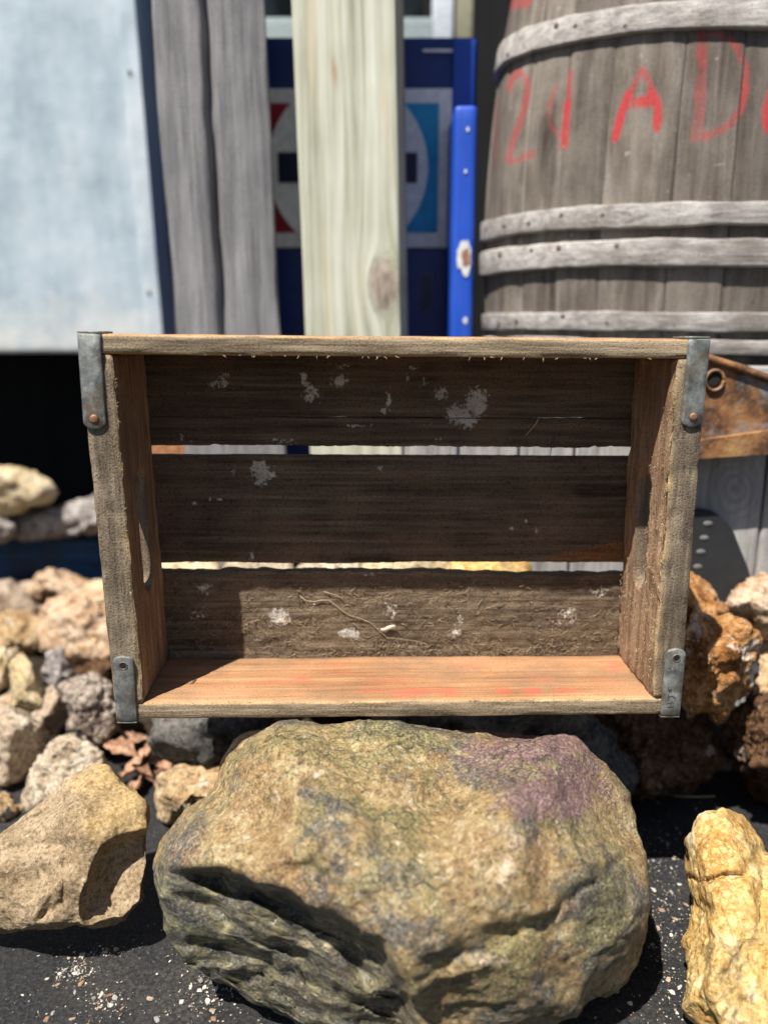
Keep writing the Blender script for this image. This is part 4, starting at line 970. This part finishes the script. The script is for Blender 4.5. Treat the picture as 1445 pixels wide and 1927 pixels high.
V, F = extrude_outline(blob_plate(.011, .025, sd=3), -.0012, .0); mesh_obj('primer_patch', V, F, M_chipw, mach, smooth=False, loc=(p[0] - ox, -.1002, p[2]))
V, F = extrude_outline(blob_plate(.006, .014, sd=4), -.0022, -.0011); mesh_obj('rust_patch', V, F, M_chip, mach, smooth=False, loc=(p[0] - ox + .002, -.1002, p[2]))
for (u, v, r_) in [(880, 243, 4), (876, 322, 4), (875, 603, 7)]:
    p = at_y(u, v, YB - .1005); V, F = extrude_outline(blob_plate(r_ * .0005, r_ * .0008, 14, u), -.001, .0); mesh_obj('paint_chip', V, F, M_chipw, mach, smooth=False, loc=(p[0] - ox, -.1002, p[2]))
def plate(name, u0, u1, v0, v1, y0, y1, mat, par=mach):
    c = px_rect(u0, u1, v0, v1, YB); V, F, N = rbox(c[0] - ox, c[1] - ox, y0, y1, c[2], c[3], 2, 1, 2, .0006, 0); return mesh_obj(name, V, F, mat, par)
sign = plate('sign_panel', 470, 850, 168, 466, -.006, -.0006, M_white)
plate('red_field', 488, 655, 196, 438, -.008, -.0055, M_red, sign); plate('blue_field', 655, 824, 196, 438, -.0082, -.0056, M_cyan, sign)
c0 = at_y(655, 318, YB); 
ov = [(.115 * math.cos(a), .118 * math.sin(a)) for a in np.linspace(0, 2 * math.pi, 64, endpoint=False)]
V, F = extrude_outline(ov, -.0025, 0); mesh_obj('white_oval', V, F, M_white, sign, smooth=False, loc=(c0[0] - ox, -.0083, c0[2]))
V, F, N = rbox(-.100, .100, -.0022, 0, -.020, .020, 2, 1, 1, .0004, 0); mesh_obj('dark_bar', V, F, M_navy2, sign, loc=(c0[0] - ox, -.0110, c0[2]))
plate('trim_line', 795, 889, 93, 99, -.004, -.0006, M_white)  # white strip paints a short highlight near the cabinet top
lb = plate('data_plate', 793, 812, 515, 588, -.002, -.0006, plainmat('dim label', (.10, .12, .17)))
for q in range(4): plate('data_line', 795 + q * 4.2, 797 + q * 4.2, 518, 584, -.0026, -.0018, M_navy2, lb)
# window behind and above
win = empty('window', (at_y(700, 30, 1.75)[0], 1.75, 0), 'dim window with pale frame and beige jamb above the blue cabinet', 'window')
wx = win.location.x
def wplate(name, u0, u1, v0, v1, y0, y1, mat):
    c = px_rect(u0, u1, v0, v1, 1.75); V, F, N = rbox(c[0] - wx, c[1] - wx, y0, y1, c[2], c[3], 4, 2, 4, .002, .0004); return mesh_obj(name, V, F, mat, win)
M_glass = NT('dark window glass', .12, 0, .5); M_glass = M_glass.out((.006, .009, .010))
wplate('pane', 430, 800, -320, 38, .0, .02, M_glass)
wplate('sill', 430, 814.5, 39, 90, -.02, .03, plainmat('grey frame', (.30, .36, .36)))
wplate('jamb', 815, 854, -320, 90, -.02, .03, plainmat('white frame', (.62, .67, .72)))
wplate('trim_board', 855, 892, -320, 90, -.01, .03, plainmat('beige trim', (.30, .29, .20)))
V, F, N = rbox(at_y(430, 60, 1.75)[0] - wx, at_y(893, 60, 1.75)[0] - wx, -.005, .045, 0, at_y(700, 91, 1.75)[2], 4, 2, 10, .003, .0003); mesh_obj('wall_below', V, F, W_black, win)

# orange block behind left end of the upper gap
V, F, N = rbox(-.06, .035, 0, .08, 0, .40, 6, 5, 20, .005, .001, (20, 20, 20), 71)
b_ = mesh_obj('clay_block', V, F, rockmat('terracotta', [(.36, .14, .06), (.52, .24, .12), (.58, .30, .17)], 30), loc=(at_y(312, 848, 1.15)[0] - .0, 1.15, 0)); tag(b_, 'orange clay block glimpsed at the left end of the upper slat gap', 'block')

# ------------------------------------------------------------------ barrel
BY = 1.11; OV = .60; bxc = at_y(1345, 500, BY)[0]
barrel = empty('barrel', (bxc, BY, 0), 'tall weathered wooden barrel with wooden hoops and red painted letters', 'barrel', (0, 0, 0))
def brad(z): return .316 - .32 * (z - .66) ** 2
ZT = 1.3
zp = lambda X, Y: (715 + X / 1.979, Y / 1.979)
STROKES = [([(480, 330), (490, 290), (520, 265), (545, 290), (550, 340), (530, 430), (500, 510), (475, 590), (478, 605), (520, 590), (570, 570)], 7.5, .66), ([(430, 310), (432, 460), (430, 610)], 5, .42),
           ([(655, 320), (632, 380), (630, 450), (655, 500), (685, 510)], 5, .52), ([(708, 260), (700, 380)], 6.5, .68), ([(700, 380), (690, 480), (685, 545)], 8, .92),
           ([(975, 260), (935, 340)], 7, .72), ([(930, 345), (900, 420), (875, 510)], 8.5, 1.02), ([(985, 260), (1010, 330)], 8, .78), ([(1015, 340), (1035, 400), (1030, 470)], 9, 1.05), ([(915, 380), (1035, 375)], 9.5, .9),
           ([(1200, 110), (1197, 250), (1190, 400), (1175, 520)], 13, .52), ([(1205, 130), (1260, 122), (1325, 165), (1358, 240), (1360, 330)], 9, .64), ([(1360, 330), (1345, 400), (1300, 465), (1235, 500), (1180, 515)], 9, .66),
           ([(1465, 320), (1440, 390), (1432, 430), (1440, 475)], 9, .9), ([(490, 12), (545, 5)], 14, .7)]
STROKES = [([zp(*p) for p in s], wd_, st_) for s, wd_, st_ in STROKES]
def red_extra(t, col):
    n = t.noise(1, 5, .65, t.scale((120, 120, 30))); 
    col = t.mix(t.math('MULTIPLY', t.rand, .45), col, (.07, .058, .05))
    m = t.math('ADD', t.attr('paint'), t.math('MULTIPLY', t.math('SUBTRACT', t.math('ADD', t.math('MULTIPLY', n, .6), t.math('MULTIPLY', t.noise(110, 5, .7), .4)), .5), 1.5))
    m = t.math('MULTIPLY', m, t.ramp(t.attr('paint'), [(.05, 0), (.2, 1)]))
    col = t.mix(t.ramp(m, [(.30, 0), (.65, .5), (1.05, .95)]), col, (.46, .045, .05))
    col = t.mix(t.attr('seam'), col, (.42, .39, .34))
    return t.mix(t.ramp(t.noise(70, 4, .6), [(.69, 0), (.72, .7)]), col, (.40, .38, .34))
W_stave = wood('barrel stave', (.045, .036, .03), (.15, .125, .105), (.30, .265, .23), 2, (5, 50), .6, red_extra, bump=.9, bdist=.003, fine=160, blot=((.27, .24, .20), .55))
W_hoop = wood('wooden hoop', (.14, .125, .115), (.36, .335, .315), (.58, .555, .53), 0, (10, 110), .8, blot=((.17, .145, .125), .7), bump=1, bdist=.002, fine=200)
NS = 28; BM = np.array(Matrix.Translation(barrel.location) @ barrel.rotation_euler.to_matrix().to_4x4())
rs = np.random.RandomState(8); wds = rs.uniform(.8, 1.25, NS); ed_ = np.concatenate([[0], np.cumsum(wds)]) / wds.sum() * 2 * math.pi + .13
for i in range(NS):
    a0, a1 = ed_[i], ed_[i + 1]; mid = (a0 + a1) / 2
    front = math.sin(mid) < .25
    na, nz_ = (22, 190) if front else (5, 24)
    g_ = .0005 / .36
    A = np.linspace(a0 + g_, a1 - g_, na + 1); Zs = np.linspace(.02, ZT, nz_ + 1); dr = rs.uniform(-.0015, .0015)
    V = []; F = []; seam = []
    white = i in (rs.randint(NS),) or False
    for z in Zs:
        for k_, a in enumerate(A):
            e = min(k_, na - k_) / na; r_ = brad(z) + dr - .0014 * math.exp(-(e / .05) ** 2)
            V.append((r_ * math.cos(a), r_ * math.sin(a), z)); seam.append(math.exp(-(e / .03) ** 2))
    no = len(V)
    for z in (Zs[0], Zs[-1]):
        pass
    for z in Zs:
        for a in (A[0], A[-1]): r_ = brad(z) - .028; V.append((r_ * math.cos(a), r_ * math.sin(a), z)); seam.append(0)
    m = na + 1
    for j in range(nz_):
        for k_ in range(na): F.append((j * m + k_, j * m + k_ + 1, (j + 1) * m + k_ + 1, (j + 1) * m + k_))
        F.append((no + 2 * j, j * m, (j + 1) * m, no + 2 * j + 2)); F.append((j * m + na, no + 2 * j + 1, no + 2 * j + 3, (j + 1) * m + na)); F.append((no + 2 * j + 1, no + 2 * j, no + 2 * j + 2, no + 2 * j + 3))
    F.append(tuple(nz_ * m + k_ for k_ in range(m)) + (no + 2 * nz_ + 1, no + 2 * nz_)); F.append((no, no + 1) + tuple(k_ for k_ in range(m))[::-1])
    V = np.array(V); rad_ = V / np.array([1, 1, 0.0001]); rd = np.stack([V[:, 0], V[:, 1], V[:, 2] * 0], 1); rd /= np.linalg.norm(rd, axis=1)[:, None]
    V = V + rd * (fbm(V * np.array([40, 40, 7]) + i, 4) * .0009)[:, None]
    V[:, 1] *= OV
    pa = np.zeros(len(V))
    if front:
        Wd_ = (np.c_[V, np.ones(len(V))] @ BM.T)[:, :3]; uu, vv = to_px(Wd_)
        for s, wd_, st_ in STROKES:
            d = np.abs(seg_d(uu, vv, s)); pa = np.maximum(pa, st_ * sstep(wd_ * 1.35, wd_ * .6, d))
    sw = np.array(seam) * (.55 if rs.rand() < .3 else .05)
    mesh_obj('stave', V, F, W_stave, barrel, attrs={'paint': pa, 'seam': sw})
HO = [(8, 52, .008), (396, 44, .008), (471, 53, .009), (607, 38, .007), (655, 30, .007)]
M_nail = plainmat('rusty nail', (.13, .085, .07))
for h, (vc, hpx, th) in enumerate(HO):
    zf = at_y(1345, vc, .895)[2]; hh = hpx * .84 / FPX
    ns = 220; V = []; F = []; m = 12
    ang = np.linspace(0, 2 * math.pi, ns, endpoint=False)
    wo = fbm(np.stack([np.cos(ang) * 2.2, np.sin(ang) * 2.2, ang * 0 + h * 4], 1), 4) * .0018
    wt = fbm(np.stack([np.cos(ang) * 3, np.sin(ang) * 3, ang * 0 + h * 4 + 40], 1), 5, .7) * .0022
    prof = [(0, -.5), (.75, -.5), (.97, -.46), (1, -.42), (1, 0), (1, .42), (.97, .46), (.75, .5), (0, .5)]
    for a, wv, wt_ in zip(ang, wo, wt):
        for p_, q_ in prof:
            z = zf + q_ * (hh + wt_) + wv + (.016 * max(0, -math.cos(a)) if h == 0 else .004 * max(0, -math.cos(a))); r_ = brad(z) - .002 + p_ * (th + .002)
            V.append((r_ * math.cos(a), r_ * math.sin(a) * OV - p_ * .004 * abs(math.sin(a)), z))
    m = len(prof)
    for j in range(ns):
        for k_ in range(m - 1): F.append((j * m + k_, ((j + 1) % ns) * m + k_, ((j + 1) % ns) * m + k_ + 1, j * m + k_ + 1))
    ho = mesh_obj('hoop', V, F, W_hoop, barrel)
    for a in np.arange(math.pi * 1.02, math.pi * 1.85, .23):
        a2 = a + random.uniform(-.09, .09); z = zf + random.uniform(-.3, .3) * hh + (.016 if h == 0 else .004) * max(0, -math.cos(a2)); r_ = brad(z) + th - .0005
        Vr, Fr = disc(random.uniform(.0022, .0036), .0010, 8); o = mesh_obj('nail', Vr, Fr, M_nail, ho, loc=(r_ * math.cos(a2), r_ * math.sin(a2) * OV - .003, z)); o.rotation_euler = (0, 0, math.atan2(math.sin(a2) , math.cos(a2) * OV) + math.pi / 2)
# barrel head and bottom
for z, nm in ((.06, 'barrel_bottom'), (ZT - .04, 'barrel_head')):
    q = np.linspace(0, 2 * math.pi, 48, endpoint=False); r_ = brad(z) - .026
    V = [(r_ * math.cos(a), r_ * math.sin(a) * OV, z) for a in q] + [(r_ * math.cos(a), r_ * math.sin(a) * OV, z + .02) for a in q]
    F = [tuple(range(48))[::-1], tuple(range(48, 96))] + [(i, (i + 1) % 48, 48 + (i + 1) % 48, 48 + i) for i in range(48)]
    mesh_obj(nm, V, F, W_stave, barrel, smooth=False, attrs={'paint': [0] * 96, 'seam': [0] * 96})

# ------------------------------------------------------------------ low grey plank wall in front of the barrel, rusty iron plate, dark plate built for a cast shadow
YW = .845
wall = empty('plank_wall', (.40, YW, 0), 'low silver grey plank wall with a knot in front of the barrel', 'wall')
top = at_y(1420, 690, YW)[2]
xs = [at_y(u, 900, YW)[0] for u in (760, 862, 975, 1080, 1190, 1306, 1441, 1570, 1700)]
for i in range(len(xs) - 1):
    V, F, N = rbox(xs[i] + .0012 - .40, xs[i + 1] - .0012 - .40, 0, .022, .0, top - .016 + random.uniform(-.002, .002), 30, 3, 110, .002, .001, (25, 25, 6), 80 + i, .001)
    ku, kv = to_px(V + np.array([.40, YW, 0])); dd = np.hypot((ku - 1380) / .8, kv - 922) + 8 * pn(np.stack([ku * .03, kv * .02, ku * 0], 1))
    mesh_obj('plank', V, F, W_fence, wall, attrs={'ring': (.5 + .5 * np.sin(dd * .33)) * .55 * np.exp(-(dd / 60) ** 2)})
V, F, N = rbox(xs[0] - .41, xs[-1] - .39, -.006, .03, top - .0145, top, 60, 5, 3, .002, .001, (6, 30, 30), 90, .001)
W_cap = wood('silver grey cap', (.17, .16, .15), (.33, .32, .31), (.47, .455, .44), 0, (4, 60), .4, bump=.8, bdist=.003, fine=240)
mesh_obj('cap_board', V, F, W_cap, wall)
def rust_mat(name, a):
    t = NT(name, .75, .25, .3); n = t.noise(34, 7, .65); n2 = t.noise(120, 5, .6); n3 = t.noise(12, 4)
    col = t.ramp(n, [(.32, (.035, .022, .016)), (.45, (.11, .055, .03)), (.56, (.26, .125, .05)), (.68, (.36, .21, .09))])
    col = t.mix(t.ramp(t.noise(22, 5, .6), [(.5, 0), (.62, a)]), col, (.22, .215, .22))
    return t.out(col, t.bump(n2, .002, .8))
M_rust = rust_mat('rusty sheet iron', .8); M_rust2 = rust_mat('rusty strip iron', .1)
YR = YW - .03
ro = at_y(1400, 830, YR)
rp = empty('rusty_iron_plate', (ro[0], YR, 0), 'rusty iron plate with ring hole fixed to the plank wall', 'iron plate')
pts = [at_y(u, v, YR) for u, v in [(1215, 668), (1300, 664), (1342, 680), (1395, 696), (1445, 716), (1540, 760), (1540, 815), (1445, 822), (1330, 838), (1215, 848)]]
V, F = extrude_outline([(p[0] - ro[0], p[2]) for p in pts][::-1], 0, .018, .001); mesh_obj('plate', V, F, M_rust, rp, smooth=False)
rim = [at_y(u, v, YR) - np.array([ro[0], YR + .002, 0]) for u, v in [(1215, 664), (1300, 662), (1342, 677), (1395, 693), (1445, 712), (1540, 757)]]
V, F = tube(rim, .0042, 10); mesh_obj('rolled_rim', V, F, M_rust2, rp)
sp_ = [at_y(u, v, YR) for u, v in [(1215, 836), (1330, 824), (1445, 807), (1540, 797), (1540, 842), (1445, 852), (1330, 860), (1215, 868)]]
V, F = extrude_outline([(p[0] - ro[0], p[2]) for p in sp_][::-1], -.010, -.0005, .0012); mesh_obj('lower_strip', V, F, M_rust2, rp, smooth=False)
c_ = at_y(1343, 715, YR); q = np.linspace(0, 2 * math.pi, 24)
V, F = tube([(.0095 * math.cos(a), 0, .0105 * math.sin(a)) for a in q], .0016, 8); mesh_obj('ring', V, F, M_rust, rp, loc=(c_[0] - ro[0], -.0025, c_[2]))
V, F = disc(.0078, .0008, 20); mesh_obj('ring_hole', V, F, M_hole, rp, loc=(c_[0] - ro[0], -.0002, c_[2]))
YFp = YW - .008  # thin dark plate takes the place of a cast shadow on the planks
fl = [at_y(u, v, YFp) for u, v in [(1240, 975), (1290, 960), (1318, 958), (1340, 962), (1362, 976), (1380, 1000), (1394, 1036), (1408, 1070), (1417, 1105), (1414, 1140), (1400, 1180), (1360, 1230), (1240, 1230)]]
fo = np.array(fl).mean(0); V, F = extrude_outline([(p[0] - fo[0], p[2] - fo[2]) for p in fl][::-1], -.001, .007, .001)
shadow_plate = tag(mesh_obj('flap', V, F, plainmat('black rubber', (.020, .021, .024), .7), smooth=False, loc=fo), 'dark round topped flap with a row of pale dots against grey planks', 'flap')
for u, v in [(1331, 985), (1324, 1012), (1318, 1038), (1312, 1066)]:  # pale discs stand in for pinholes of light within that shadow
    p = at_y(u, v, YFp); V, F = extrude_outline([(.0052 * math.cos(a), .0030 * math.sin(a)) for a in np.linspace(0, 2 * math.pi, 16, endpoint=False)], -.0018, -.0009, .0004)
    mesh_obj('eyelet', V, F, plainmat('dull grey eyelet', (.15, .15, .15)) if 'dull grey eyelet' not in bpy.data.materials else bpy.data.materials['dull grey eyelet'], shadow_plate, loc=(p[0] - fo[0], 0, p[2] - fo[2]))
